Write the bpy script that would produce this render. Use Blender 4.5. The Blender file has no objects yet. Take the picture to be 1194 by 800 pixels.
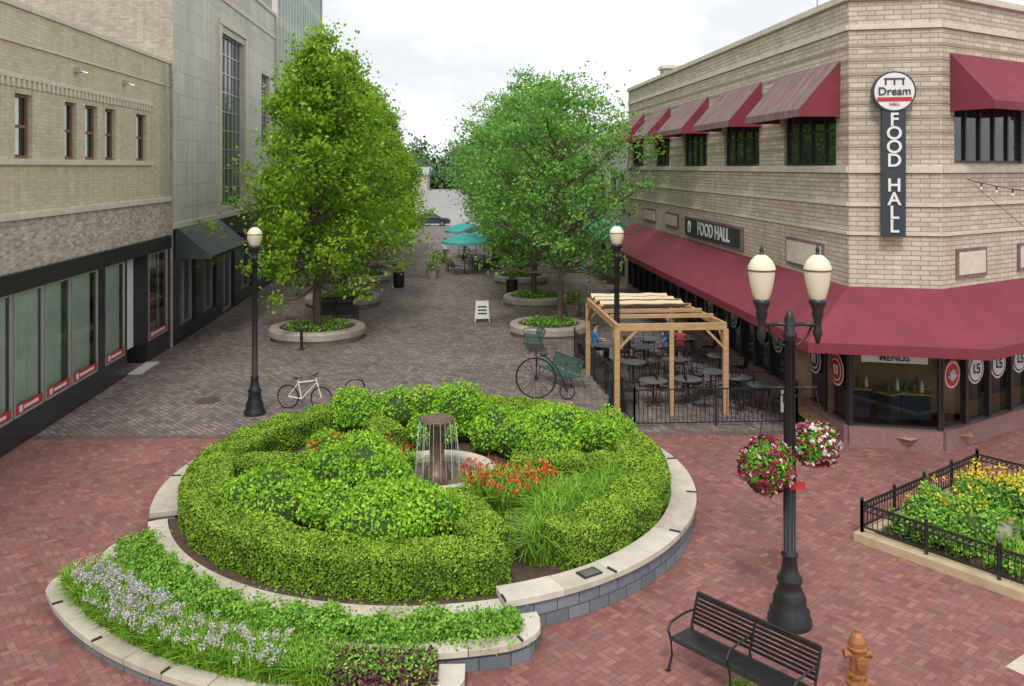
import bpy, math, random
import numpy as np
from mathutils import Vector, Matrix
random.seed(4); RNG=np.random.default_rng(7)
scene=bpy.context.scene
COL=scene.collection
rad=math.radians
# ------------------------------------------------------------------ materials
def link(nt,a,b): nt.links.new(a,b)
def newmat(name):
    m=bpy.data.materials.new(name); m.use_nodes=True
    nt=m.node_tree; b=nt.nodes.get('Principled BSDF')
    return m,nt,b
def ramp(nt,stops):
    r=nt.nodes.new('ShaderNodeValToRGB')
    e=r.color_ramp.elements
    e[0].position=stops[0][0]; e[0].color=(*stops[0][1],1)
    e[1].position=stops[-1][0]; e[1].color=(*stops[-1][1],1)
    for p,c in stops[1:-1]:
        k=e.new(p); k.color=(*c,1)
    return r
def mth(nt,op,a,b=None,c=None):
    n=nt.nodes.new('ShaderNodeMath'); n.operation=op
    for i,x in enumerate((a,b,c)):
        if x is None: continue
        if isinstance(x,(int,float)): n.inputs[i].default_value=x
        else: link(nt,x,n.inputs[i])
    return n.outputs[0]
def mixc(nt,fac,a,b,blend='MIX'):
    n=nt.nodes.new('ShaderNodeMix'); n.data_type='RGBA'; n.blend_type=blend
    for s,x in ((n.inputs[0],fac),(n.inputs[6],a),(n.inputs[7],b)):
        if isinstance(x,(int,float)): s.default_value=x
        elif isinstance(x,tuple): s.default_value=(*x,1) if len(x)==3 else x
        else: link(nt,x,s)
    return n.outputs[2]
def noise(nt,vec,scale,detail=4,rough=.6):
    n=nt.nodes.new('ShaderNodeTexNoise'); n.inputs['Scale'].default_value=scale
    n.inputs['Detail'].default_value=detail; n.inputs['Roughness'].default_value=rough
    if vec is not None: link(nt,vec,n.inputs['Vector'])
    return n.outputs['Fac']
def objco(nt): return nt.nodes.new('ShaderNodeTexCoord').outputs['Object']
def mk(name,c1,c2=None,scale=3,rough=.7,metal=0,bump=0,bscale=30,spec=.5,stretch=None):
    m,nt,b=newmat(name); co=objco(nt)
    if c2 is None: c2=tuple(x*.8 for x in c1)
    cc=co
    if stretch:
        mp=nt.nodes.new('ShaderNodeMapping'); mp.inputs['Scale'].default_value=stretch; link(nt,co,mp.inputs[0]); cc=mp.outputs[0]
    r=ramp(nt,[(.3,c2),(.7,c1)]); link(nt,noise(nt,cc,scale,6,.65),r.inputs[0])
    link(nt,r.outputs[0],b.inputs['Base Color'])
    b.inputs['Roughness'].default_value=rough; b.inputs['Metallic'].default_value=metal
    b.inputs['Specular IOR Level'].default_value=spec
    if bump:
        bp=nt.nodes.new('ShaderNodeBump'); bp.inputs['Strength'].default_value=bump; bp.inputs['Distance'].default_value=.02
        link(nt,noise(nt,co,bscale,4),bp.inputs['Height']); link(nt,bp.outputs[0],b.inputs['Normal'])
    return m
def mason(name,c1,c2,mortar,w,h,ms=.01,mode='xz',rot=0,rough=.85,var=.35,bump=.4,R=5.4,freq=.5):
    m,nt,b=newmat(name); co=objco(nt)
    s=nt.nodes.new('ShaderNodeSeparateXYZ'); link(nt,co,s.inputs[0])
    cb=nt.nodes.new('ShaderNodeCombineXYZ')
    if mode=='xz':
        link(nt,mth(nt,'ADD',s.outputs[0],s.outputs[1]),cb.inputs[0]); link(nt,s.outputs[2],cb.inputs[1])
    elif mode=='cyl':
        link(nt,mth(nt,'MULTIPLY',mth(nt,'ARCTAN2',s.outputs[1],s.outputs[0]),R),cb.inputs[0]); link(nt,s.outputs[2],cb.inputs[1])
    else:
        mp=nt.nodes.new('ShaderNodeMapping'); mp.inputs['Rotation'].default_value=(0,0,rot); link(nt,co,mp.inputs[0])
        s2=nt.nodes.new('ShaderNodeSeparateXYZ'); link(nt,mp.outputs[0],s2.inputs[0])
        link(nt,s2.outputs[0],cb.inputs[0]); link(nt,s2.outputs[1],cb.inputs[1])
    br=nt.nodes.new('ShaderNodeTexBrick'); link(nt,cb.outputs[0],br.inputs['Vector'])
    br.inputs['Scale'].default_value=1; br.inputs['Brick Width'].default_value=w; br.inputs['Row Height'].default_value=h
    br.inputs['Mortar Size'].default_value=ms; br.inputs['Mortar Smooth'].default_value=.2
    br.inputs['Color1'].default_value=(*c1,1); br.inputs['Color2'].default_value=(*c2,1); br.inputs['Mortar'].default_value=(*mortar,1)
    n1=noise(nt,co,freq,6,.65); r=ramp(nt,[(.3,(1-var,)*3),(.7,(1.0,)*3)]); link(nt,n1,r.inputs[0])
    c=mixc(nt,1.0,br.outputs['Color'],r.outputs[0],'MULTIPLY')
    n2=noise(nt,co,14,3); r2=ramp(nt,[(.25,(.82,)*3),(.75,(1.0,)*3)]); link(nt,n2,r2.inputs[0])
    c=mixc(nt,1.0,c,r2.outputs[0],'MULTIPLY')
    if mode=='xz':
        mp=nt.nodes.new('ShaderNodeMapping'); mp.inputs['Scale'].default_value=(2.2,2.2,.12); link(nt,co,mp.inputs[0])
        r3=ramp(nt,[(.35,(.84,.83,.81)),(.6,(1.0,)*3)]); link(nt,noise(nt,mp.outputs[0],1.3,5,.7),r3.inputs[0]); c=mixc(nt,1.0,c,r3.outputs[0],'MULTIPLY')
    if mode=='xy':
        r4=ramp(nt,[(.4,(.78,.76,.76)),(.6,(1.0,1.0,1.0))]); link(nt,noise(nt,co,1.7,6,.75),r4.inputs[0]); c=mixc(nt,1.0,c,r4.outputs[0],'MULTIPLY')
    link(nt,c,b.inputs['Base Color']); b.inputs['Roughness'].default_value=rough
    bp=nt.nodes.new('ShaderNodeBump'); bp.inputs['Strength'].default_value=bump; bp.inputs['Distance'].default_value=.01; bp.invert=True
    link(nt,br.outputs['Fac'],bp.inputs['Height']); link(nt,bp.outputs[0],b.inputs['Normal'])
    return m
def herring(name,cols,mortar,w,rot,mo=.06,var=.4):
    m,nt,b=newmat(name); co=objco(nt)
    mp=nt.nodes.new('ShaderNodeMapping'); mp.inputs['Rotation'].default_value=(0,0,rot); mp.inputs['Scale'].default_value=(1/w,1/w,1/w); link(nt,co,mp.inputs[0])
    s=nt.nodes.new('ShaderNodeSeparateXYZ'); link(nt,mp.outputs[0],s.inputs[0]); x,y=s.outputs[0],s.outputs[1]
    i=mth(nt,'FLOOR',x); j=mth(nt,'FLOOR',y); fx=mth(nt,'SUBTRACT',x,i); fy=mth(nt,'SUBTRACT',y,j)
    k=mth(nt,'FLOORED_MODULO',mth(nt,'SUBTRACT',i,j),4)
    hor=mth(nt,'LESS_THAN',k,1.5); ver=mth(nt,'SUBTRACT',1,hor)
    k1=mth(nt,'COMPARE',k,1,.3); k2=mth(nt,'COMPARE',k,2,.3)
    uh=mth(nt,'ADD',fx,k1); uv=mth(nt,'ADD',fy,k2)
    u=mth(nt,'ADD',mth(nt,'MULTIPLY',hor,uh),mth(nt,'MULTIPLY',ver,uv))
    v=mth(nt,'ADD',mth(nt,'MULTIPLY',hor,fy),mth(nt,'MULTIPLY',ver,fx))
    du=mth(nt,'MINIMUM',u,mth(nt,'SUBTRACT',2,u)); dv=mth(nt,'MINIMUM',v,mth(nt,'SUBTRACT',1,v))
    d=mth(nt,'MINIMUM',du,dv); mask=mth(nt,'GREATER_THAN',d,mo)
    ii=mth(nt,'SUBTRACT',i,k1); jj=mth(nt,'SUBTRACT',j,k2)
    cb=nt.nodes.new('ShaderNodeCombineXYZ'); link(nt,ii,cb.inputs[0]); link(nt,jj,cb.inputs[1]); link(nt,hor,cb.inputs[2])
    wn=nt.nodes.new('ShaderNodeTexWhiteNoise'); wn.noise_dimensions='3D'; link(nt,cb.outputs[0],wn.inputs['Vector'])
    r=ramp(nt,[(q/(len(cols)-1),c) for q,c in enumerate(cols)]); link(nt,wn.outputs['Value'],r.inputs[0])
    c=mixc(nt,mask,mortar,r.outputs[0])
    r1=ramp(nt,[(.3,(1-var,)*3),(.72,(1.05,)*3)]); link(nt,noise(nt,co,.35,6,.7),r1.inputs[0]); c=mixc(nt,1.0,c,r1.outputs[0],'MULTIPLY')
    r2=ramp(nt,[(.3,(.8,)*3),(.7,(1.05,)*3)]); link(nt,noise(nt,co,9,4,.7),r2.inputs[0]); c=mixc(nt,1.0,c,r2.outputs[0],'MULTIPLY')
    r3=ramp(nt,[(.6,(0,0,0)),(.8,(.25,.25,.25))]); link(nt,noise(nt,co,.9,5,.75),r3.inputs[0]); c=mixc(nt,r3.outputs[0],c,(.32,.26,.24))
    link(nt,c,b.inputs['Base Color']); b.inputs['Roughness'].default_value=.8
    bp=nt.nodes.new('ShaderNodeBump'); bp.inputs['Strength'].default_value=.35; bp.inputs['Distance'].default_value=.006
    link(nt,mask,bp.inputs['Height']); link(nt,bp.outputs[0],b.inputs['Normal'])
    return m
def leafmat(name,dark,mid,light,trans=0,rough=.5):
    m,nt,b=newmat(name)
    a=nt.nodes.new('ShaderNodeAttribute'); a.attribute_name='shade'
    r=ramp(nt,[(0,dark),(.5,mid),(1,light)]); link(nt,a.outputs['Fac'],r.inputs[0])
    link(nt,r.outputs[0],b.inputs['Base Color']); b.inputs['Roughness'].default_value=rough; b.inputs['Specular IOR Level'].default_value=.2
    if trans:
        t=nt.nodes.new('ShaderNodeBsdfTranslucent'); link(nt,r.outputs[0],t.inputs[0])
        mx=nt.nodes.new('ShaderNodeMixShader'); mx.inputs[0].default_value=trans
        link(nt,b.outputs[0],mx.inputs[1]); link(nt,t.outputs[0],mx.inputs[2]); link(nt,mx.outputs[0],nt.nodes['Material Output'].inputs[0])
    return m
def flat(name,c,rough=.5,metal=0): return mk(name,c,tuple(x*.9 for x in c),8,rough,metal)
def glassmat():
    m,nt,b=newmat('clear_glass'); nt.nodes.remove(b)
    t=nt.nodes.new('ShaderNodeBsdfTransparent'); t.inputs[0].default_value=(.85,.93,.88,1)
    g=nt.nodes.new('ShaderNodeBsdfGlossy'); g.inputs['Roughness'].default_value=.03
    f=nt.nodes.new('ShaderNodeFresnel'); f.inputs[0].default_value=1.5
    mx=nt.nodes.new('ShaderNodeMixShader'); link(nt,f.outputs[0],mx.inputs[0]); link(nt,t.outputs[0],mx.inputs[1]); link(nt,g.outputs[0],mx.inputs[2])
    link(nt,mx.outputs[0],nt.nodes['Material Output'].inputs[0]); return m
M={}
M['brickL']=mason('cream_brick',(.80,.72,.52),(.68,.59,.40),(.6,.55,.43),.3,.1,.008,var=.15)
M['brickRough']=mason('mixed_brick',(.82,.74,.64),(.46,.33,.26),(.58,.53,.47),.24,.09,.012,var=.2)
M['brickR']=mason('tan_brick',(.80,.70,.56),(.63,.53,.40),(.38,.33,.27),.42,.12,.012,var=.16,bump=.8)
M['brickSide']=mason('side_brick',(.68,.59,.46),(.52,.43,.32),(.46,.42,.36),.25,.09,.01,var=.3)
M['stonewall']=mason('limestone_panels',(.80,.77,.71),(.71,.68,.63),(.45,.43,.40),1.3,.9,.012,var=.2,bump=.3,freq=.3)
M['lime']=mk('limestone_trim',(.72,.66,.54),(.56,.5,.4),4,.8,bump=.2)
M['coping']=mk('pale_coping_stone',(.62,.555,.45),(.45,.40,.32),2.5,.75,bump=.25,bscale=20)
M['block']=mason('slate_block',(.26,.29,.32),(.17,.195,.22),(.11,.11,.12),.4,.2,.012,'cyl',var=.3)
M['granite']=mk('pink_granite',(.36,.22,.21),(.18,.105,.105),30,.35)
M['blackst']=mk('black_granite',(.035,.035,.04),(.018,.018,.02),10,.25)
M['frameD']=mk('dark_frame',(.035,.033,.032),None,5,.4)
M['frameA']=mk('aluminium_frame',(.55,.57,.55),None,5,.35,.5)
M['woodframe']=mk('brown_frame',(.24,.14,.08),None,5,.6)
m,nt,b=newmat('dark_glass'); b.inputs['Base Color'].default_value=(.025,.03,.034,1); b.inputs['Roughness'].default_value=.04; b.inputs['Specular IOR Level'].default_value=.8; M['glass']=m
m2,nt,b=newmat('grey_glass'); b.inputs['Base Color'].default_value=(.12,.15,.16,1); b.inputs['Roughness'].default_value=.08; M['glassG']=m2
M['clear']=glassmat()
M['blind']=mk('blinds',(.82,.90,.82),(.66,.76,.68),1.2,.7)
M['awn']=mk('burgundy_canvas',(.23,.03,.052),(.17,.024,.04),1.5,.75,bump=.2,bscale=8)
M['awnold']=mk('weathered_canvas',(.27,.19,.18),(.14,.07,.075),2.2,.85,bump=.2,bscale=8,stretch=(3,.6,.6))
M['awngreen']=mk('dark_green_awning',(.05,.075,.065),(.03,.045,.04),2,.6)
M['black']=mk('black_paint',(.024,.024,.026),(.015,.015,.016),10,.38)
M['white']=flat('white_paint',(.78,.78,.76))
M['red']=flat('red_paint',(.5,.035,.035))
M['signblack']=flat('sign_charcoal',(.035,.045,.055))
M['wood']=mk('cedar_timber',(.55,.36,.18),(.38,.22,.1),3,.7,stretch=(1,1,6))
M['cream']=mk('cream_canvas',(.72,.62,.4),None,2,.8)
m3,nt,b=newmat('lamp_glass'); b.inputs['Base Color'].default_value=(.74,.68,.50,1); b.inputs['Roughness'].default_value=.25; M['globe']=m3
M['soil']=mk('mulch',(.14,.09,.06),(.05,.033,.023),12,.95,bump=.8,bscale=25)
M['bark']=mk('bark',(.17,.13,.10),(.09,.068,.052),7,.9,bump=.7,bscale=25)
M['concrete']=mk('weathered_concrete',(.46,.41,.34),(.29,.255,.21),3,.85,bump=.3)
M['bronze']=mk('aged_bronze',(.2,.13,.085),(.1,.065,.045),6,.45,.3)
M['steel']=mk('steel',(.45,.45,.46),None,5,.35,.8)
M['copper']=mk('hydrant_paint',(.42,.17,.055),(.27,.1,.04),8,.5,.1,bump=.2)
M['green_metal']=mk('green_metal',(.05,.13,.11),None,6,.5)
M['rubber']=flat('rubber',(.02,.02,.02),.8)
M['teal']=mk('teal_canvas',(.06,.42,.38),None,2,.8)
M['skin']=flat('skin',(.55,.33,.24),.6)
M['hair']=flat('dark_hair',(.05,.03,.02),.7)
M['blue']=flat('blue_cloth',(.06,.17,.42),.9)
M['dark']=flat('dark_cloth',(.04,.045,.07),.9)
M['redcloth']=flat('red_cloth',(.35,.05,.06),.9)
M['roofm']=mk('roof_membrane',(.4,.4,.4),(.28,.28,.28),1,.9)
M['tan']=mk('tan_kerb',(.58,.46,.3),(.42,.32,.2),3,.85,bump=.3)
M['pale']=mk('pale_facade',(.62,.58,.53),(.50,.46,.42),1,.8)
M['interior']=mk('warm_interior',(.42,.27,.17),(.2,.12,.08),1.5,.8)
M['finW']=mk('pale_fins',(.72,.76,.68),None,1,.6)
M['glassGreen']=mk('spandrel_glass',(.32,.46,.42),(.22,.34,.32),.6,.15)
m4,nt,b=newmat('water'); b.inputs['Base Color'].default_value=(.10,.065,.035,1); b.inputs['Roughness'].default_value=.06
bp=nt.nodes.new('ShaderNodeBump'); bp.inputs['Strength'].default_value=.5; bp.inputs['Distance'].default_value=.02; link(nt,noise(nt,objco(nt),14,3),bp.inputs['Height']); link(nt,bp.outputs[0],b.inputs['Normal']); M['water']=m4
m5,nt,b=newmat('water_stream'); b.inputs['Base Color'].default_value=(.7,.75,.77,1); b.inputs['Roughness'].default_value=.1; M['stream']=m5
M['herr']=herring('red_brick_paving',[(.24,.088,.076),(.34,.138,.112),(.28,.108,.097),(.41,.185,.15),(.26,.127,.12)],(.18,.11,.095),.115,rad(45+4),var=.3)
M['cobble']=mason('street_pavers',(.40,.315,.28),(.19,.155,.145),(.12,.10,.09),.26,.15,.014,'xy',rot=rad(45),var=.34,freq=.3,bump=.6)
M['border']=mason('border_course',(.28,.17,.15),(.18,.115,.1),(.11,.09,.08),.12,.3,.012,'xy',rot=0,var=.3)
M['asphalt']=mk('asphalt',(.13,.125,.12),(.085,.082,.078),3,.9,bump=.3,bscale=60)
M['road']=mk('pale_concrete_road',(.36,.35,.335),(.28,.27,.26),.3,.9)
L={}
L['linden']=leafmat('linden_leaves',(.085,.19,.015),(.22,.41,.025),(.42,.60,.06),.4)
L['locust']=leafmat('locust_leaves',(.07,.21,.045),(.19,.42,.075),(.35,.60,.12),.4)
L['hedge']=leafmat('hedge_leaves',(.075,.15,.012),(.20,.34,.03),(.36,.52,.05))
L['bush']=leafmat('spirea_leaves',(.10,.26,.02),(.25,.52,.035),(.45,.70,.07),.2)
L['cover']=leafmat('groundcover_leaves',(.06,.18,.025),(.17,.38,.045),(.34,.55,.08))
L['grass']=leafmat('grass_blades',(.09,.23,.02),(.22,.45,.035),(.42,.63,.09),.2)
L['petalred']=leafmat('red_petals',(.4,.03,.02),(.6,.07,.03),(.75,.2,.09))
L['petalmix']=leafmat('basket_petals',(.16,.01,.035),(.42,.03,.1),(.9,.78,.8))
L['allium']=leafmat('allium_petals',(.42,.37,.40),(.58,.52,.56),(.74,.68,.70))
L['yellow']=leafmat('yellow_petals',(.6,.35,.02),(.8,.58,.03),(.85,.72,.1))
L['purple']=leafmat('dark_foliage',(.06,.018,.035),(.15,.04,.07),(.25,.1,.12))
L['far']=leafmat('distant_leaves',(.05,.11,.05),(.10,.19,.08),(.17,.28,.12))
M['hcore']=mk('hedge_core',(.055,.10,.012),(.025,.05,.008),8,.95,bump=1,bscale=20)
# ------------------------------------------------------------------ mesh builder
class MB:
    def __init__(s): s.v=[];s.f=[];s.m=[];s.mats=[]
    def mi(s,mat):
        if mat not in s.mats: s.mats.append(mat)
        return s.mats.index(mat)
    def add(s,vs,fs,mat):
        o=len(s.v); k=s.mi(mat); s.v+= [tuple(p) for p in vs]
        for f in fs: s.f.append([o+i for i in f]); s.m.append(k)
    def quad(s,a,b,c,d,mat): s.add([a,b,c,d],[(0,1,2,3)],mat)
    def box(s,x0,x1,y0,y1,z0,z1,mat):
        s.add([(x0,y0,z0),(x1,y0,z0),(x1,y1,z0),(x0,y1,z0),(x0,y0,z1),(x1,y0,z1),(x1,y1,z1),(x0,y1,z1)],
              [(0,3,2,1),(4,5,6,7),(0,1,5,4),(1,2,6,5),(2,3,7,6),(3,0,4,7)],mat)
    def obox(s,p,q,w,h,mat,up=(0,0,1)):
        p=Vector(p);q=Vector(q);d=(q-p).normalized();u=Vector(up)
        if abs(d.dot(u))>.95:u=Vector((1,0,0))
        sx=d.cross(u).normalized()*w/2; sy=sx.cross(d).normalized()*h/2
        s.add([p-sx-sy,p+sx-sy,p+sx+sy,p-sx+sy,q-sx-sy,q+sx-sy,q+sx+sy,q-sx+sy],
              [(0,1,2,3),(7,6,5,4),(0,4,5,1),(1,5,6,2),(2,6,7,3),(3,7,4,0)],mat)
    def tube(s,pts,r,mat,n=8):
        pts=[Vector(p) for p in pts]; N=len(pts)
        rs=r if isinstance(r,(list,tuple)) else [r]*N
        vs=[];fs=[]
        ref=None
        for i,p in enumerate(pts):
            d=(pts[min(i+1,N-1)]-pts[max(i-1,0)]).normalized()
            if ref is None: ref=Vector((0,0,1)) if abs(d.z)<.9 else Vector((1,0,0))
            a=d.cross(ref)
            if a.length<1e-4: a=d.cross(Vector((0,1,0.1)))
            a.normalize(); b=d.cross(a)
            for k in range(n):
                t=2*math.pi*k/n; vs.append(p+(a*math.cos(t)+b*math.sin(t))*rs[i])
        for i in range(N-1):
            for k in range(n):
                k2=(k+1)%n; fs.append((i*n+k,i*n+k2,(i+1)*n+k2,(i+1)*n+k))
        fs.append(tuple(range(n))); fs.append(tuple((N-1)*n+k for k in range(n-1,-1,-1)))
        s.add(vs,fs,mat)
    def lathe(s,prof,c,mat,n=24):
        vs=[];fs=[]
        for r,z in prof:
            for k in range(n):
                t=2*math.pi*k/n; vs.append((c[0]+r*math.cos(t),c[1]+r*math.sin(t),c[2]+z))
        for i in range(len(prof)-1):
            for k in range(n):
                k2=(k+1)%n; fs.append((i*n+k,i*n+k2,(i+1)*n+k2,(i+1)*n+k))
        s.add(vs,fs,mat)
    def ell(s,c,r,mat,n=12,h=8,zmin=-1):
        vs=[];fs=[]
        for i in range(h+1):
            ph=-math.pi/2+math.pi*i/h; z=max(math.sin(ph),zmin); q=math.cos(ph)
            for k in range(n):
                t=2*math.pi*k/n; vs.append((c[0]+r[0]*q*math.cos(t),c[1]+r[1]*q*math.sin(t),c[2]+r[2]*z))
        for i in range(h):
            for k in range(n):
                k2=(k+1)%n; fs.append((i*n+k,i*n+k2,(i+1)*n+k2,(i+1)*n+k))
        s.add(vs,fs,mat)
    def ring(s,c,ax,R,r,mat,n=28,k=6):
        c=Vector(c);ax=Vector(ax).normalized();u=ax.orthogonal().normalized();w=ax.cross(u)
        vs=[];fs=[]
        for i in range(n):
            t=2*math.pi*i/n; d=u*math.cos(t)+w*math.sin(t)
            for j in range(k):
                a=2*math.pi*j/k; vs.append(c+d*(R+r*math.cos(a))+ax*r*math.sin(a))
        for i in range(n):
            for j in range(k):
                i2=(i+1)%n;j2=(j+1)%k; fs.append((i*k+j,i2*k+j,i2*k+j2,i*k+j2))
        s.add(vs,fs,mat)
    def obj(s,name,parent=None,loc=(0,0,0),rz=0,smooth=False,bevel=0):
        me=bpy.data.meshes.new(name); me.from_pydata(s.v,[],s.f)
        for m in s.mats: me.materials.append(m)
        me.polygons.foreach_set('material_index',s.m)
        if smooth: me.polygons.foreach_set('use_smooth',[True]*len(s.f))
        me.update(); o=bpy.data.objects.new(name,me); COL.objects.link(o)
        o.location=loc; o.rotation_euler=(0,0,rz)
        if parent: o.parent=parent
        if bevel:
            b=o.modifiers.new('bevel','BEVEL'); b.width=bevel; b.segments=2; b.limit_method='ANGLE'
        return o
def empty(name,loc=(0,0,0),rz=0,parent=None):
    o=bpy.data.objects.new(name,None); o.location=loc; o.rotation_euler=(0,0,rz); COL.objects.link(o)
    o.empty_display_size=.3
    if parent:o.parent=parent
    return o
def dup(o,name,loc,rz=0,sc=1,parent=None):
    n=bpy.data.objects.new(name,o.data); n.location=loc; n.rotation_euler=(0,0,rz); n.scale=(sc,)*3
    COL.objects.link(n)
    if parent:n.parent=parent
    for c in o.children:
        k=dup(c,c.name.split('.')[0],c.location,c.rotation_euler[2],c.scale[0],n)
    return n
def text(body,name,loc,rot,size,mat,parent=None,ext=.01,off=0,line=1,ax='CENTER'):
    cu=bpy.data.curves.new(name,'FONT'); cu.body=body; cu.size=size; cu.extrude=ext; cu.align_x=ax; cu.align_y='CENTER'
    cu.offset=off; cu.space_line=line; cu.materials.append(mat)
    o=bpy.data.objects.new(name,cu); o.location=loc; o.rotation_euler=rot; COL.objects.link(o)
    if parent:o.parent=parent
    return o
# ------------------------------------------------------------------ foliage
def leaves(name,P,size,mat,parent=None,shade=None,nb=None,nbw=.5,asp=.55,loc=(0,0,0)):
    N=len(P); P=np.asarray(P,float)
    n=RNG.normal(size=(N,3)); n/=np.linalg.norm(n,axis=1)[:,None]
    if nb is not None:
        n=n*(1-nbw)+np.asarray(nb)*nbw; n/=np.linalg.norm(n,axis=1)[:,None]+1e-9
    r=RNG.normal(size=(N,3)); t=np.cross(n,r); t/=np.linalg.norm(t,axis=1)[:,None]+1e-9; b=np.cross(n,t)
    s=(np.asarray(size)*RNG.uniform(.7,1.3,N))[:,None]
    V=np.stack([P-t*s*.5,P+b*s*asp*.5-n*s*.06,P+t*s*.5,P-b*s*asp*.5-n*s*.06],1).reshape(-1,3)
    if shade is None: shade=RNG.uniform(0,1,N)
    return rawmesh(name,V,N,4,mat,parent,np.repeat(np.clip(shade,0,1),4),loc)
def rawmesh(name,V,N,k,mat,parent,sh,loc,idx=None):
    me=bpy.data.meshes.new(name); me.vertices.add(len(V)); me.vertices.foreach_set('co',V.astype(np.float32).ravel())
    if idx is None: idx=np.arange(N*k)
    me.loops.add(len(idx)); me.loops.foreach_set('vertex_index',idx.astype(np.int32))
    nf=len(idx)//4
    me.polygons.add(nf); me.polygons.foreach_set('loop_start',(np.arange(nf)*4).astype(np.int32))
    me.update(calc_edges=True)
    a=me.attributes.new('shade','FLOAT','POINT'); a.data.foreach_set('value',sh.astype(np.float32))
    me.materials.append(mat); o=bpy.data.objects.new(name,me); o.location=loc; COL.objects.link(o)
    if parent:o.parent=parent
    return o
def blades(name,base,length,width,mat,parent=None,lean=.5,loc=(0,0,0)):
    N=len(base); base=np.asarray(base,float)
    th=RNG.uniform(0,2*math.pi,N); d=np.stack([np.cos(th),np.sin(th),np.zeros(N)],1); sd=np.stack([-np.sin(th),np.cos(th),np.zeros(N)],1)
    Lg=(length*RNG.uniform(.6,1.15,N))[:,None]; ln=(lean*RNG.uniform(.2,1.2,N))[:,None]; w=width
    up=np.array([0,0,1.])
    m=base+up*Lg*.6+d*Lg*.25*ln; t=base+up*Lg*(1-.35*ln)+d*Lg*.8*ln
    V=np.stack([base-sd*w/2,base+sd*w/2,m+sd*w*.5,m-sd*w*.5,t+sd*w*.08,t-sd*w*.08],1).reshape(-1,3)
    o=np.arange(N)[:,None]*6; idx=(o+np.array([[0,1,2,3,3,2,4,5]])).ravel()
    return rawmesh(name,V,N,6,mat,parent,np.repeat(RNG.uniform(0,1,N),6),loc,idx)
def mkmound(name,c,r,h,mat,nl,ls,core=True,z0=.38,seed=0,blossom=0):
    e=empty(name,(c[0],c[1],z0)); rg=np.random.default_rng(seed+11)
    nb=11; bl=[]
    for i in range(nb):
        a=rg.uniform(0,6.28); q=rg.uniform(.15,.62)*r; bl.append((q*math.cos(a),q*math.sin(a),rg.uniform(.25,.6)*h,rg.uniform(.34,.6)*r,rg.uniform(.3,.5)*h))
    bl.append((0,0,.45*h,.66*r,.55*h))
    P=[];Nn=[];S=[]
    mb=MB()
    for bx,by,bz,br,bh in bl:
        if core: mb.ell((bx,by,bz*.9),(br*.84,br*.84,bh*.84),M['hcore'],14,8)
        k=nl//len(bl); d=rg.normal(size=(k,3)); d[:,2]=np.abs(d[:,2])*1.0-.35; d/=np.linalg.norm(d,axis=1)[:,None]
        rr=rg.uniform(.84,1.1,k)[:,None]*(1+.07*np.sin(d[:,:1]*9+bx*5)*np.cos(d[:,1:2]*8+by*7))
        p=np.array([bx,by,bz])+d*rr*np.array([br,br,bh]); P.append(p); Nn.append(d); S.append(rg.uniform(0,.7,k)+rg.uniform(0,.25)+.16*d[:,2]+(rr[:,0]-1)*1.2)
    P=np.concatenate(P);Nn=np.concatenate(Nn);S=np.concatenate(S); ok=P[:,2]>-.02
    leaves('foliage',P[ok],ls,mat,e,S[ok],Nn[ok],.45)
    if blossom:
        k=rg.integers(0,len(P),blossom); k=k[P[k,2]>.3*h]; pp=np.repeat(P[k]*1.02,5,0)+rg.normal(size=(len(k)*5,3))*.02
        leaves('blossoms',pp,.05,L['yellow'],e)
    if core: mb.obj('dark_core',e,smooth=True)  # added solid blobs, dark green so gaps between leaves read dark
    return e
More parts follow.
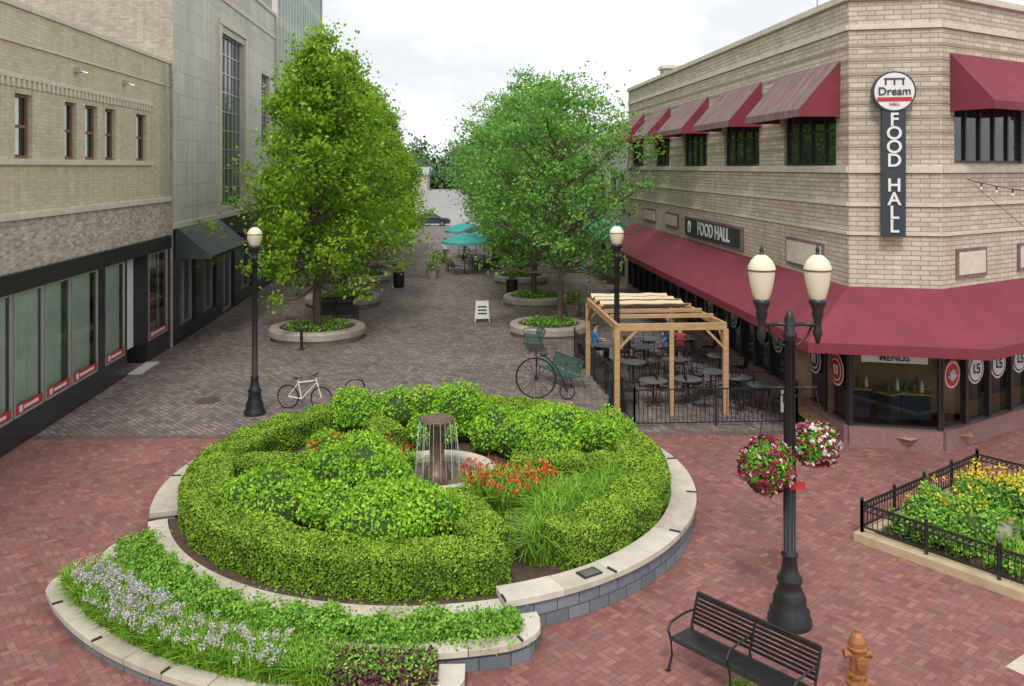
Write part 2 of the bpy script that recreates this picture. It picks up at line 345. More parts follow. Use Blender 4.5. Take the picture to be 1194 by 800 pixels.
def tree(name,loc,H,R,cb,prof,mat,tr,ncl,lpc,ls,seed,flatz=.5,csz=.75,inner=.08,elong=.3):
    rg=np.random.default_rng(seed); e=empty(name,loc); mb=MB()
    bend=[rg.uniform(-.15,.15,2) for _ in range(7)]
    pts=[(0,0,0)]+[(bend[i][0]*(i+1)*.35,bend[i][1]*(i+1)*.35,H*.9*(i+1)/7) for i in range(7)]
    rs=[tr*1.5,tr,tr*.85,tr*.7,tr*.5,tr*.34,tr*.2,tr*.08]
    pts.insert(1,(0,0,.35)); rs.insert(1,tr*1.05)
    mb.tube(pts,rs,M['bark'],9)
    def trunk(z):
        t=z/(H*.9)*7; i=int(min(max(t,0),6)); f=t-i; a=pts[0] if i==0 else pts[i+1]; b=pts[i+2]
        return Vector((a[0]*(1-f)+b[0]*f,a[1]*(1-f)+b[1]*f,z))
    ph=rg.uniform(0,6.28,6)
    C=[]
    for i in range(ncl):
        t=rg.uniform(0,1)**1.0; th=rg.uniform(0,6.28)
        lump=.86+.15*math.sin(3*th+ph[0]+4*t)+.13*math.sin(5*th+ph[1]-6*t)+.07*math.sin(4*th+11*t+ph[2])
        q=math.sqrt(rg.uniform(inner,1.14)); rr=R*prof(t)*lump*q
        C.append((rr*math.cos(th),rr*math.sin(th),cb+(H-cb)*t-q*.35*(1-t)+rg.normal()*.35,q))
    P=[];S=[];Nn=[]
    for i,(x,y,z,q) in enumerate(C):
        if i%2==0 and z<H*.93:
            zz=max(min(z-.45*math.hypot(x,y)-.2,H*.84),cb*.75); a=trunk(zz); b=Vector((x,y,z)); mm=(a+b)/2+Vector((0,0,-.12*(b-a).length+.1))
            r0=.016*(b-a).length+.012
            mb.tube([a,mm,b],[r0,r0*.6,.008],M['bark'],5)
            for _ in range(2):
                g=b+Vector(rg.normal(size=3))*.45; mb.tube([mm.lerp(b,.5),g],[r0*.35,.006],M['bark'],4)
        k=int(lpc*rg.uniform(.4,1.4)); s=csz*rg.uniform(.5,1.2)
        g=rg.normal(size=(k,3)); g/=np.linalg.norm(g,axis=1)[:,None]; g*=(rg.uniform(0,1,k)**.55)[:,None]*(1+.35*rg.normal(size=k)**2*.5)[:,None]
        o=np.array([x,y,.0]); o/=np.linalg.norm(o)+1e-6
        al=(g@o)[:,None]*o
        p=np.array([x,y,z])+(g+al*elong)*np.array([s,s,s*flatz]); p[:,2]+=.3*(al[:,0]*o[0]+al[:,1]*o[1])*s
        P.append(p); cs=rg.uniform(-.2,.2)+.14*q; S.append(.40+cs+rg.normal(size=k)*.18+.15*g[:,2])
        Nn.append(g*.8+np.array([0,0,.5]))
    P=np.concatenate(P);S=np.concatenate(S);Nn=np.concatenate(Nn)
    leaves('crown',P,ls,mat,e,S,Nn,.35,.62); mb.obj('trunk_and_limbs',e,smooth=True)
    return e
# ------------------------------------------------------------------ sky / light / camera
w=bpy.data.worlds.new('World'); scene.world=w; w.use_nodes=True; nt=w.node_tree
bg=nt.nodes['Background']; sk=nt.nodes.new('ShaderNodeTexSky'); sk.sky_type='NISHITA'; sk.sun_disc=False
SE,SA=rad(52),rad(-172)
sk.sun_elevation=SE; sk.sun_rotation=SA; sk.dust_density=3; sk.air_density=1.2
tc=nt.nodes.new('ShaderNodeTexCoord'); mp=nt.nodes.new('ShaderNodeMapping'); mp.inputs['Scale'].default_value=(1,1,2.2); link(nt,tc.outputs['Generated'],mp.inputs[0])
nz=noise(nt,mp.outputs[0],3.2,7,.6); rr=ramp(nt,[(.40,(6.5,6.75,7.05)),(.72,(10.6,10.6,10.6))]); link(nt,nz,rr.inputs[0])
link(nt,mixc(nt,.94,sk.outputs[0],rr.outputs[0]),bg.inputs[0]); bg.inputs[1].default_value=.14
sl=bpy.data.lights.new('sun','SUN'); sl.energy=2.1; sl.angle=rad(12); sl.color=(1,.97,.92); so=bpy.data.objects.new('sun',sl); COL.objects.link(so)
sv=Vector((math.sin(SA)*math.cos(SE),math.cos(SA)*math.cos(SE),math.sin(SE))); so.rotation_euler=sv.to_track_quat('Z','Y').to_euler(); so.location=sv*60
cam=bpy.data.cameras.new('camera'); co=bpy.data.objects.new('camera',cam); COL.objects.link(co); co.location=(0,0,7); co.rotation_euler=(rad(90),0,0)
cam.sensor_width=36; cam.lens=36*1000/1194; cam.shift_y=-205/1194; cam.clip_end=3000; scene.camera=co
scene.view_settings.view_transform='Standard'; scene.view_settings.look='None'; scene.view_settings.exposure=0
SK=-.075; NS=math.sqrt(1+SK*SK)
# ------------------------------------------------------------------ ground
def sheet(name,pts,z,mat):
    mb=MB(); mb.add([(x,y,z) for x,y in pts],[tuple(range(len(pts)))],mat); return mb.obj(name)
sheet('ground',[(-900,-60),(900,-60),(900,1800),(-900,1800)],0,M['asphalt'])
sheet('street_paving',[(-60,22),(60,22),(60,24),(14,100),(14,100.1),(-30,100),(-60,60)],.004,M['cobble'])
sheet('brick_plaza',[(-40,-5),(40,-5),(40,28),(9,22.6),(-6,22.2),(-40,22.2)],.008,M['herr'])
sheet('paving_border',[(-13,22.0),(8.2,22.4),(8.2,22.75),(-13,22.3)],.012,M['border'])
sheet('distant_road',[(-17,100.3),(3,100.3),(SK*270+4,270),(SK*270-14,270)],.02,M['road'])
mb=MB(); mb.lathe([(.0,.0),(.36,.0),(.36,.012),(.30,.012),(.30,.016),(0,.016)],(-9.1,25.7,.006),M['bronze'],24); mb.obj('manhole_cover')
mb=MB(); mb.lathe([(.0,.0),(.22,.0),(.22,.012),(0,.012)],(-2.2,31.5,.006),M['bronze'],24); mb.obj('manhole_cover')
sheet('crosswalk_marking',[(6.9,12.0),(8.2,12.9),(8.6,12.3),(7.25,11.5)],.013,M['coping'])
# ------------------------------------------------------------------ facade helpers
def wall(mb,x0,x1,z0,z1,ops,mat,dep=.22,y=0):
    xs=sorted({x0,x1,*[o[0] for o in ops],*[o[1] for o in ops]}); zs=sorted({z0,z1,*[o[2] for o in ops],*[o[3] for o in ops]})
    xs=[x for x in xs if x0<=x<=x1]; zs=[z for z in zs if z0<=z<=z1]
    for a,b in zip(xs,xs[1:]):
        for c,d in zip(zs,zs[1:]):
            mx,mz=(a+b)/2,(c+d)/2
            if any(o[0]<mx<o[1] and o[2]<mz<o[3] for o in ops): continue
            mb.quad((a,y,c),(b,y,c),(b,y,d),(a,y,d),mat)
    for a,b,c,d in ops:
        e=y+dep
        mb.quad((a,y,c),(a,e,c),(a,e,d),(a,y,d),mat); mb.quad((b,y,c),(b,y,d),(b,e,d),(b,e,c),mat)
        mb.quad((a,y,c),(b,y,c),(b,e,c),(a,e,c),mat); mb.quad((a,y,d),(a,e,d),(b,e,d),(b,y,d),mat)
def win(mb,a,b,c,d,y,fm,gm,nx=1,nz=1,fw=.06):
    mb.quad((a,y+.02,c),(b,y+.02,c),(b,y+.02,d),(a,y+.02,d),gm)
    mb.box(a,a+fw,y-.04,y+.015,c,d,fm); mb.box(b-fw,b,y-.04,y+.015,c,d,fm)
    mb.box(a+fw,b-fw,y-.04,y+.015,c,c+fw,fm); mb.box(a+fw,b-fw,y-.04,y+.015,d-fw,d,fm)
    for i in range(1,nx):
        x=a+(b-a)*i/nx; mb.box(x-fw/2,x+fw/2,y-.035,y+.012,c+fw,d-fw,fm)
    for i in range(1,nz):
        z=c+(d-c)*i/nz; mb.box(a+fw,b-fw,y-.03,y+.01,z-fw/2,z+fw/2,fm)
def awning(mb,a,b,zt,zb,out,val,mt,ms):
    n=max(2,int((b-a)/.5)); sag=.035
    for i in range(n):
        x0=a+(b-a)*i/n;x1=a+(b-a)*(i+1)/n; xm=(x0+x1)/2
        zm=(zt+zb)/2-sag
        for u0,u1,s0,s1 in ((x0,xm,0,1),(xm,x1,1,0)):
            mb.quad((u0,-.01,zt),(u0,-out/2,zm+sag*(1-s0)),(u1,-out/2,zm+sag*(1-s1)),(u1,-.01,zt),mt)
            mb.quad((u0,-out/2,zm+sag*(1-s0)),(u0,-out,zb),(u1,-out,zb),(u1,-out/2,zm+sag*(1-s1)),mt)
    mb.quad((a,-out,zb),(a,-out,zb-val),(b,-out,zb-val),(b,-out,zb),mt)
    for x in (a,b): mb.add([(x,-.01,zt),(x,-out/2,(zt+zb)/2),(x,-out,zb),(x,-out,zb-val),(x,-.01,zb-val)],[(0,1,2,3,4)],ms)
# ---------- left building 1
RZL=math.atan2(1,SK)
def leftframe(Y): return (-10.8+SK*Y,Y,0)
B1=empty('brick_commercial_building',leftframe(6),RZL)
def ly(Y): return (Y-6)*NS
mb=MB(); W=[(21.4,22.3),(24.2,24.95),(25.55,26.45),(27.05,27.9),(29.75,30.75)]
W=[(18.2,19.1),(19.6,20.5)]+W
ops=[(ly(a),ly(b),7.22,8.86) for a,b in W]
wall(mb,0,ly(33.3),5.85,11,ops,M['brickL'])
wall(mb,0,ly(33.3),4.38,5.68,[],M['brickRough'],y=.0)
mb.quad((ly(33.3),0,0),(ly(33.3),8,0),(ly(33.3),8,11),(ly(33.3),0,11),M['brickL'])
mb.quad((0,0,0),(0,14,0),(0,14,11),(0,0,11),M['brickL'])
mb.obj('upper_walls',B1)
mb=MB()
mb.box(-.05,ly(33.3),-.09,.1,5.68,5.85,M['lime']); mb.box(-.05,ly(33.28),-.06,.35,11,11.14,M['lime'])
mb.box(0,ly(33.2),-.05,.05,10.1,10.16,M['lime'])
mb.box(0,ly(31.3),-.08,.05,7.06,7.2,M['lime']); mb.box(0,ly(31.3),-.06,.04,9.22,9.34,M['lime'])
x=0.1
while x<ly(31.1): mb.box(x,x+.14,-.055,.02,9.02,9.218,M['lime']); x+=.27
mb.obj('stone_trim',B1,bevel=.008)
mb=MB()
for a,b,c,d in ops:
    win(mb,a+.03,b-.03,c,d,.14,M['woodframe'],M['glass'],1,2,.08)
    mb.box(a+.1,a+(b-a)*.48,.12,.135,c+.1,d-.1,M['blind'])
mb.obj('upper_windows',B1)
mb=MB()
for Y in (24.9,28.6): mb.box(ly(Y)-.1,ly(Y)+.1,-.16,-.002,9.75,9.9,M['frameA']); mb.tube([(ly(Y),-.1,9.8),(ly(Y),-.35,9.72)],.03,M['frameA'],6)
mb.tube([(ly(32.6),-.12,5.9),(ly(32.6),-.12,10.9)],.035,M['frameA'],6)
mb.obj('wall_fittings',B1)
mb=MB()
mb.box(-.03,ly(33.25),-.1,.3,3.88,4.37,M['blackst'])
shop=[(a,b) for a,b in ((12,13.8),(13.9,15.7),(15.8,17.6),(17.7,19.5),(19.6,21.2),(21.3,22.85),(22.95,24.5),(24.6,26.4),(26.95,28.6))]
mb.box(0,ly(12),-.05,.3,0,3.88,M['blackst'])
mb.box(ly(12),ly(28.7),-.05,.2,0,.72,M['blackst']); mb.box(ly(26.42),ly(26.93),-.05,.25,.72,3.88,M['blackst'])
mb.box(ly(30.8),ly(33.25),-.05,.3,0,.72,M['blackst']); mb.box(ly(33.0),ly(33.25),-.05,.3,.72,3.88,M['blackst'])
for Y in (28.7,30.7): mb.box(ly(Y)-.06,ly(Y)+.06,-.05,1.6,0,3.88,M['blackst'])
mb.quad((ly(28.7),1.6,0),(ly(30.7),1.6,0),(ly(30.7),1.6,3.88),(ly(28.7),1.6,3.88),M['glass'])
win(mb,ly(29),ly(30.4),0.05,2.5,1.5,M['frameD'],M['glass'],2,1,.1)
mb.box(ly(29.0),ly(29.5),1.4,1.43,1.4,2.2,M['red'])
mb.quad((0,.42,.6),(ly(33.2),.42,.6),(ly(33.2),.42,3.9),(0,.42,3.9),M['blind'])
mb.obj('shopfront_surround',B1)
mb=MB()
for i_,(a,b) in enumerate(shop+[(30.9,32.95)]):
    a,b=ly(a),ly(b)
    win(mb,a,b,.73,3.87,.0,M['frameA'],M['clear'],1,1,.055)
    if b<ly(29):
        x=a+.05
        while x<b-.12:
            yy=.10+.012*random.random(); mb.box(x,x+.146,yy,yy+.008,.8,3.8-.02*random.random(),M['blind']); x+=.15
            if i_ in (6,7) and b-x<.35: break
    else:
        mb.box(a+.2,b-.3,.3,.32,1.2,3.2,M['frameD']); mb.box(a+.35,b-.6,.27,.29,1.5,2.3,M['red'])
    mb.box(a+.07,b-.07,-.03,-.015,.80,1.02,M['red'])
    mb.box(a+.25,a+.42,-.04,-.032,.83,.99,M['white']); mb.box(a+.5,b-.3,-.04,-.032,.87,.95,M['white'])
mb.obj('shop_windows',B1)
mb=MB(); mb.quad((0,0.02,10.9),(ly(33.3),0.02,10.9),(ly(33.3),14,10.9),(0,14,10.9),M['roofm'])
mb.box(ly(25),ly(27),5,7,10.9,11.6,M['steel']); mb.obj('roof',B1)
mb=MB(); mb.box(ly(28.8),ly(30.6),-.5,-.06,.014,.06,M['pale']); mb.obj('entry_step',B1)
# ---------- left building 2
B2=empty('limestone_building',leftframe(33.32),RZL); Q=lambda Y:(Y-33.32)*NS
mb=MB(); e=Q(52.9)
ops=[(Q(40.4),Q(45),5.1,13.4),(Q(49.2),Q(51.4),8.2,12.4)]
wall(mb,0,e,4.6,16.3,ops,M['stonewall'],.35,-.12)
mb.quad((0,-.12,0),(0,16,0),(0,16,16.3),(0,-.12,16.3),M['brickSide']); mb.quad((e,-.12,0),(e,16,0),(e,16,16.3),(e,-.12,16.3),M['stonewall'])
mb.quad((0,-.12,16.2),(e,-.12,16.2),(e,16,16.2),(0,16,16.2),M['roofm'])
mb.obj('walls',B2)
mb=MB(); mb.box(-.06,e,-.2,.2,16.3,16.5,M['lime']); mb.box(-.06,.25,.2,16,16.3,16.45,M['lime'])
mb.box(Q(39.9),Q(40.35),-.2,-.12,4.9,13.7,M['lime']); mb.box(Q(45.05),Q(45.5),-.2,-.12,4.9,13.7,M['lime'])
mb.box(Q(39.9),Q(45.5),-.22,-.12,13.72,14,M['lime'])
mb.box(0,e,-.18,-.12,14.9,15.1,M['lime']); mb.box(0,e,-.18,-.12,4.6,4.8,M['lime'])
mb.obj('stone_trim',B2)
mb=MB()
for a,b,c,d in ops: win(mb,a,b,c,d,.12,M['frameA'],M['glass'],6 if b-a>3 else 3,9,.05)
mb.obj('tall_window',B2)
mb=MB(); so_=[(Q(34.2),Q(36.4),.6,3.2),(Q(37.4),Q(39.6),.6,3.2),(Q(40.6),Q(43),.05,3.2),(Q(44.2),Q(47),.6,3.2),(Q(48),Q(51.6),.6,3.2)]
wall(mb,0,e,0,4.6,so_,M['blackst'],.3,-.12)
for a,b,c,d in so_: win(mb,a,b,c,d,.1,M['frameA'],M['glassG'],2,1,.06)
mb.obj('shopfront',B2)
mb=MB(); awning(mb,Q(33.7),Q(39.8),4.75,3.5,1.5,.12,M['awngreen'],M['awngreen']); mb.obj('shop_awning',B2)
mb=MB(); mb.box(Q(44),Q(47),-1.3,-.12,3.4,3.65,M['signblack']); mb.obj('entrance_canopy',B2)
# ---------- left building 3, 4
B3=empty('glass_office_building',leftframe(52.95),RZL); mb=MB(); e=19
mb.box(0,e,0.05,14,0,27,M['glassGreen']); mb.box(0,.3,-.3,14.02,0,27.2,M['pale']); mb.box(e-.3,e,-.3,0,0,27.2,M['pale'])
for i in range(1,17): x=.3+i*1.09; mb.box(x,x+.16,-.25,.05,4,27,M['finW'])
for z in range(4,27,3): mb.box(.3,e-.3,-.1,.045,z,z+.7,M['finW'])
mb.box(.3,e-.3,-.4,.04,3.4,4,M['pale']); mb.obj('curtain_wall',B3)
B4=empty('row_building',leftframe(72.1),RZL); mb=MB()
op=[(1.5+3*i,3.3+3*i,4.6,6.2) for i in range(9)]
wall(mb,0,30,3.4,8.2,op,M['brickSide'],.2)
for a,b,c,d in op: win(mb,a,b,c,d,.12,M['lime'],M['glass'],2,1)
op=[(1+4*i,4.2+4*i,.5,2.9) for i in range(7)]
wall(mb,0,30,0,3.4,op,M['blackst'],.2)
for a,b,c,d in op: win(mb,a,b,c,d,.12,M['frameA'],M['glassG'],3,1)
mb.box(-.01,30,-.08,.3,8.2,8.4,M['lime']); mb.quad((0,0,0),(0,12,0),(0,12,8.2),(0,0,8.2),M['brickSide']); mb.quad((0,0,8.1),(30,0,8.1),(30,12,8.1),(0,12,8.1),M['roofm'])
mb.obj('facade',B4)
# ---------- right: food hall
FH=empty('food_hall_building')
Fp=Vector((10.1+SK*47.9,47.9)); Ap=Vector((10.1+SK*21.6,21.6)); Bp=Vector((10.6,21.15)); dC=Vector((1.53,1)).normalized(); Cp=Bp+dC*22
def frame(P,Qp): d=(Qp-P); return (P.x,P.y,0),math.atan2(d.y,d.x),d.length
f1,r1,len1=frame(Fp,Ap); f2,r2,len2=frame(Ap,Bp); f3,r3,len3=frame(Bp,Cp)
R_=lambda Y:(47.9-Y)*NS
HT=11.2
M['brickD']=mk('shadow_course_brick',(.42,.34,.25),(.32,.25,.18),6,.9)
def trim(mb,Ln,ops=()):
    mb.box(-.02,Ln+.02,-.1,.35,HT,HT+.16,M['lime']); mb.box(0,Ln,-.06,0,HT-.75,HT-.62,M['lime'])
    mb.box(0,Ln,-.07,0,6.86,7.02,M['lime']); mb.box(0,Ln,-.05,0,6.02,6.12,M['lime']); mb.box(0,Ln,-.05,0,5.3,5.38,M['lime'])
    cuts=[0]
    for a,b in sorted(ops): cuts+=[a,b]
    cuts.append(Ln); z=7.5
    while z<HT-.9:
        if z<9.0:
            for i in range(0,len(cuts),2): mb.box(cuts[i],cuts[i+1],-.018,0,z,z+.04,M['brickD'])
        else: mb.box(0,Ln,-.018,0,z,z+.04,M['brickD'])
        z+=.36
def panel(mb,a,b,c,d):
    mb.box(a,b,-.05,-.002,c,d,M['awnold']); mb.box(a+.09,b-.09,-.065,-.05,c+.09,d-.09,M['lime'])
wi=[(R_(25.75),R_(22.3)),(R_(31.3),R_(27.8)),(R_(36.7),R_(33.4)),(R_(41.6),R_(39.1)),(R_(46.8),R_(44.3))]
mb=MB(); ops=[(a,b,7.04,8.9) for a,b in wi]; wall(mb,0,len1,3.2,HT,ops,M['brickR'],.2)
mb.quad((0,0,0),(0,20,0),(0,20,HT),(0,0,HT),M['brickSide']); mb.obj('street_wall',FH,f1,r1)
mb=MB(); trim(mb,len1,wi); panel(mb,R_(25.5),R_(23.0),4.15,4.95); panel(mb,R_(44),R_(41.5),4.3,4.95); panel(mb,R_(39.6),R_(37.5),4.3,4.95); mb.obj('street_trim',FH,f1,r1)
mb=MB()
for a,b,c,d in ops: win(mb,a,b,c,d,.12,M['frameD'],M['glass'],4,2,.07)
mb.obj('street_windows',FH,f1,r1)
mb=MB()
for a,b in wi: awning(mb,a-.25,b+.25,9.75,8.5,1.1,.2,M['awnold'],M['awn'])
mb.obj('window_awnings',FH,f1,r1)
mb=MB(); wall(mb,0,len2,3.2,HT,[],M['brickR']); mb.obj('corner_wall',FH,f2,r2)
mb=MB(); trim(mb,len2); mb.obj('corner_trim',FH,f2,r2)
sw=[(.55,4.0),(6.2,9.6),(12,15.5)]
mb=MB(); ops3=[(a,b,7.1,8.9) for a,b in sw]; wall(mb,0,len3,3.2,HT,ops3,M['brickR'],.2); mb.obj('side_wall',FH,f3,r3)
mb=MB(); trim(mb,len3,sw); panel(mb,.6,2.0,4.2,4.95); panel(mb,3.6,5,4.2,4.95); mb.obj('side_trim',FH,f3,r3)
mb=MB()
for a,b,c,d in ops3: win(mb,a,b,c,d,.12,M['frameD'],M['glass'],5,1,.07)
mb.obj('side_windows',FH,f3,r3)
mb=MB()
for a,b in sw: awning(mb,a-.2,b+.2,9.85,8.6,1.1,.2,M['awn'],M['awn'])
mb.obj('side_awnings',FH,f3,r3)
def store(f,r,Ln,name='shopfront',nw=1.35,clear=False):
    mb=MB(); mb.box(0,Ln,-.12,.3,0,.5,M['granite']); mb.box(0,Ln,-.06,.3,3.1,3.2,M['frameD'])
    n=max(1,int(round(Ln/nw))); 
    for i in range(n):
        a,b=Ln*i/n,Ln*(i+1)/n; win(mb,a+.02,b-.02,.5,3.1,.1,M['frameD'],M['clear'] if clear else M['glass'],1,1,.05)
        mb.box(a-.06 if i else 0,a+.06,-.03,.12,.5,3.1,M['frameD'])
    mb.box(Ln-.08,Ln,-.03,.12,.5,3.1,M['frameD'])
    if clear:
        mb.quad((-1.2,2.4,.3),(Ln+1.2,2.4,.3),(Ln+1.2,2.4,3.15),(-1.2,2.4,3.15),M['interior'])
        mb.quad((-.8,.3,.31),(Ln+.8,.3,.31),(Ln+1.2,2.4,.31),(-1.2,2.4,.31),M['wood']); 
        rg=random.Random(int(Ln*10))
        x=.2
        while x<Ln-.5:
            w_=rg.uniform(.5,.9); top=rg.uniform(.95,1.1); mb.box(x,x+w_,1.5,1.9,.32,top,M['dark']); mb.box(x-.05,x+w_+.05,1.42,1.95,top,top+.04,M['wood'])
            for k in range(3): mb.lathe([(.05,0),(.05,.18),(.02,.24),(.02,.3)],(x+.12+k*.2,1.65,top+.04),M[('green_metal','bronze','white')[k]],8)
            x+=w_+rg.uniform(.5,1.0)
            mb.tube([(x-.3,1.0,3.1),(x-.3,1.0,2.6)],.008,M['black'],4); mb.lathe([(.03,.12),(.12,0),(.001,.02)],(x-.3,1.0,2.48),M['cream'],10)
    mb.obj(name,FH,f,r); return n
store(f1,r1,len1); store(f2,r2,len2,nw=2.2,clear=True); store(f3,r3,len3,nw=1.1,clear=True)
def disc(mb,x,z,r,mat,y,t=.004,n=28):
    vs=[(x+r*math.cos(2*math.pi*k/n),y,z+r*math.sin(2*math.pi*k/n)) for k in range(n)]; vs2=[(a,b+t,c) for a,b,c in vs]
    mb.add(vs+vs2,[tuple(range(n))]+[(k,(k+1)%n,n+(k+1)%n,n+k) for k in range(n)],mat)
mb=MB()
for i,Y in enumerate((22.4,23.75,25.1,26.4,27.8,30.5,33.2)):
    x=R_(Y); red=(i==0); disc(mb,x,1.72,.42,M['white'],.055); disc(mb,x,1.72,.37,M['red'] if red else M['signblack'],.048); disc(mb,x,1.72,.29,M['white'],.042); disc(mb,x,1.72,.25,M['red'] if red else M['signblack'],.036)
    mb.box(x-.12,x-.02,.026,.033,1.6,1.85,M['white']); mb.box(x+.03,x+.12,.026,.033,1.6,1.85,M['white'])
mb.obj('window_decals',FH,f1,r1)
mb=MB()
for i,x in enumerate((.55,1.65,2.75,3.85,4.95)):
    red=(i==0); disc(mb,x,1.8,.38,M['red'] if red else M['white'],.055); disc(mb,x,1.8,.33,M['white'] if red else M['signblack'],.048); disc(mb,x,1.8,.29,M['red'] if red else M['white'],.042)
    if red:
        for k in range(5): q_=math.pi*(.15+.175*k); mb.obox((x,.034,1.66),(x+.2*math.cos(q_),.034,1.66+.27*math.sin(q_)),.006,.05,M['white'])
    else:
        for dx,dz,w_,h_ in ((-.14,-.1,.05,.24),(-.14,-.1,.14,.05),(.02,.09,.14,.05),(.02,-.0,.05,.12),(.02,-.01,.13,.05),(.11,-.1,.05,.13),(.02,-.12,.13,.05)):
            mb.box(x+dx,x+dx+w_,.03,.037,1.8+dz,1.8+dz+h_,M['signblack'])
mb.obj('window_decals',FH,f3,r3)
mb=MB(); mb.box(.3,1.85,.0,.05,2.12,2.36,M['white']); mb.obj('menu_board',FH,f2,r2)
def loc2(f,r,x,y,z): return (f[0]+x*math.cos(r)-y*math.sin(r),f[1]+x*math.sin(r)+y*math.cos(r),z)
text('MENUS','menu_text',loc2(f2,r2,1.07,-.02,2.24),(rad(90),0,r2),.22,M['signblack'],FH,.006,.004)
def nrm(r): return Vector((math.sin(r),-math.cos(r)))
def mitre(P,ra,rb,o):
    a,b=nrm(ra),nrm(rb); m=(a+b).normalized(); return P+m*(o/m.dot(a))
O=1.55; F0=Fp+(Ap-Fp).normalized()*1.2
inn=lambda o:[F0+nrm(r1)*o,mitre(Ap,r1,r2,o),mitre(Bp,r2,r3,o),Cp+nrm(r3)*o]
out=inn(O); t0=inn(.02)
mb=MB()
for i in range(3):
    a,b,c,d=t0[i],t0[i+1],out[i+1],out[i]
    ln=(b-a).length; k=max(2,int(ln/.62)); k+=k%2
    def P3(s,t):
        p=a.lerp(b,s).lerp(d.lerp(c,s),t); odd=int(round(s*k))%2
        return (*p,4.0-1.15*t-(.05*odd*math.sin(math.pi*min(t,.98))))
    for j in range(k):
        s0,s1=j/k,(j+1)/k
        for q in range(4): mb.quad(P3(s0,q/4),P3(s1,q/4),P3(s1,(q+1)/4),P3(s0,(q+1)/4),M['awn'])
        e0=d.lerp(c,s0);e1=d.lerp(c,s1); mb.quad((*e0,2.85),(*e1,2.85),(*e1,2.6),(*e0,2.6),M['awn'])
mb.quad((*t0[0],4.0),(*out[0],2.85),(*out[0],2.6),(*t0[0],2.6),M['awn'])
mb.obj('storefront_awning',FH)
mb=MB(); n4=[(*Fp,HT-.1),(*Ap,HT-.1),(*Bp,HT-.1),(*Cp,HT-.1),(Cp.x-5,60,HT-.1),(Fp.x+14,62,HT-.1)]
mb.add(n4,[tuple(range(6))],M['roofm'])
mb.box(7.6,8.8,43,44,HT-.1,HT+.75,M['brickSide']); mb.box(7.5,8.9,42.9,44.1,HT+.75,HT+.9,M['lime']); mb.box(12,15,33,36,HT-.1,HT+.9,M['steel'])
mb.tube([(8.9,25,HT),(8.9,25,HT+.8)],.02,M['steel']); mb.ell((8.9,25,HT+.85),(.09,.12,.12),M['steel'])
mb.obj('roof',FH)
mb=MB(); mb.box(R_(36.1),R_(29.2),-.12,-.002,4.15,4.95,M['awnold']); mb.box(R_(36.0),R_(29.3),-.15,-.12,4.22,4.88,M['signblack']); mb.obj('wall_sign_board',FH,f1,r1)
text('FOOD HALL','wall_sign_text',loc2(f1,r1,R_(32.2),-.17,4.55),(rad(90),0,r1),.7,M['white'],FH,.01,.014)
mb=MB(); disc(mb,R_(35.3),4.55,.24,M['white'],-.17,.01); disc(mb,R_(35.3),4.55,.14,M['signblack'],-.18,.008); mb.box(R_(35.33),R_(35.27),-.19,-.175,4.45,4.8,M['white']); mb.obj('wall_sign_logo',FH,f1,r1)
cx=1.0
mb=MB(); mb.box(cx-.27,cx+.27,-.32,-.12,5.3,8.42,M['signblack']); mb.box(cx-.05,cx+.05,-.12,.0,5.6,5.7,M['frameD']); mb.box(cx-.05,cx+.05,-.12,.0,8,8.1,M['frameD'])
disc(mb,cx,8.86,.50,M['signblack'],-.34,.22,40); disc(mb,cx,8.86,.46,M['white'],-.352,.01,40)
mb.box(cx-.4,cx+.4,-.365,-.354,8.62,8.72,M['red'])
for q in (-.2,0,.2): mb.box(cx+q-.02,cx+q+.02,-.365,-.354,9.02,9.15,M['signblack'])
mb.box(cx-.24,cx+.24,-.365,-.354,9.15,9.19,M['signblack'])
mb.obj('corner_sign',FH,f2,r2)
text('Dream','corner_sign_script',loc2(f2,r2,cx,-.37,8.86),(rad(90),0,r2),.27,M['signblack'],FH,.005,.004)
text('HALL','corner_sign_small',loc2(f2,r2,cx,-.37,8.55),(rad(90),0,r2),.1,M['red'],FH,.004,.002)
for i,ch in enumerate('FOOD HALL'):
    if ch!=' ': text(ch,'corner_sign_letter',loc2(f2,r2,cx,-.34,8.16-i*.335-(0 if i<4 else -.06)),(rad(90),0,r2),.45,M['white'],FH,.01,.008)
B5=empty('row_building',(Fp.x+.2-SK*-44,Fp.y+44,0),r1); mb=MB(); Ln=43.6
op=[(1.5+3.6*i,3.5+3.6*i,5,6.8) for i in range(11)]
wall(mb,0,Ln,3.4,9.0,op,M['pale'],.2)
for a,b,c,d in op: win(mb,a,b,c,d,.12,M['frameD'],M['glass'],2,1)
op=[(1+4.2*i,4.4+4.2*i,.5,2.9) for i in range(10)]; wall(mb,0,Ln,0,3.4,op,M['brickSide'],.2)
for a,b,c,d in op: win(mb,a,b,c,d,.12,M['frameD'],M['glassG'],3,1)
mb.box(-.01,Ln,-.08,.3,9.0,9.2,M['lime']); mb.quad((Ln,0,0),(Ln,14,0),(Ln,14,9),(Ln,0,9),M['brickSide']); mb.quad((0,0,8.9),(Ln,0,8.9),(Ln,14,8.9),(0,14,8.9),M['roofm'])
awning(mb,Ln-10,Ln-1,3.6,2.8,1.4,.2,M['teal'],M['teal']); mb.obj('facade',B5)
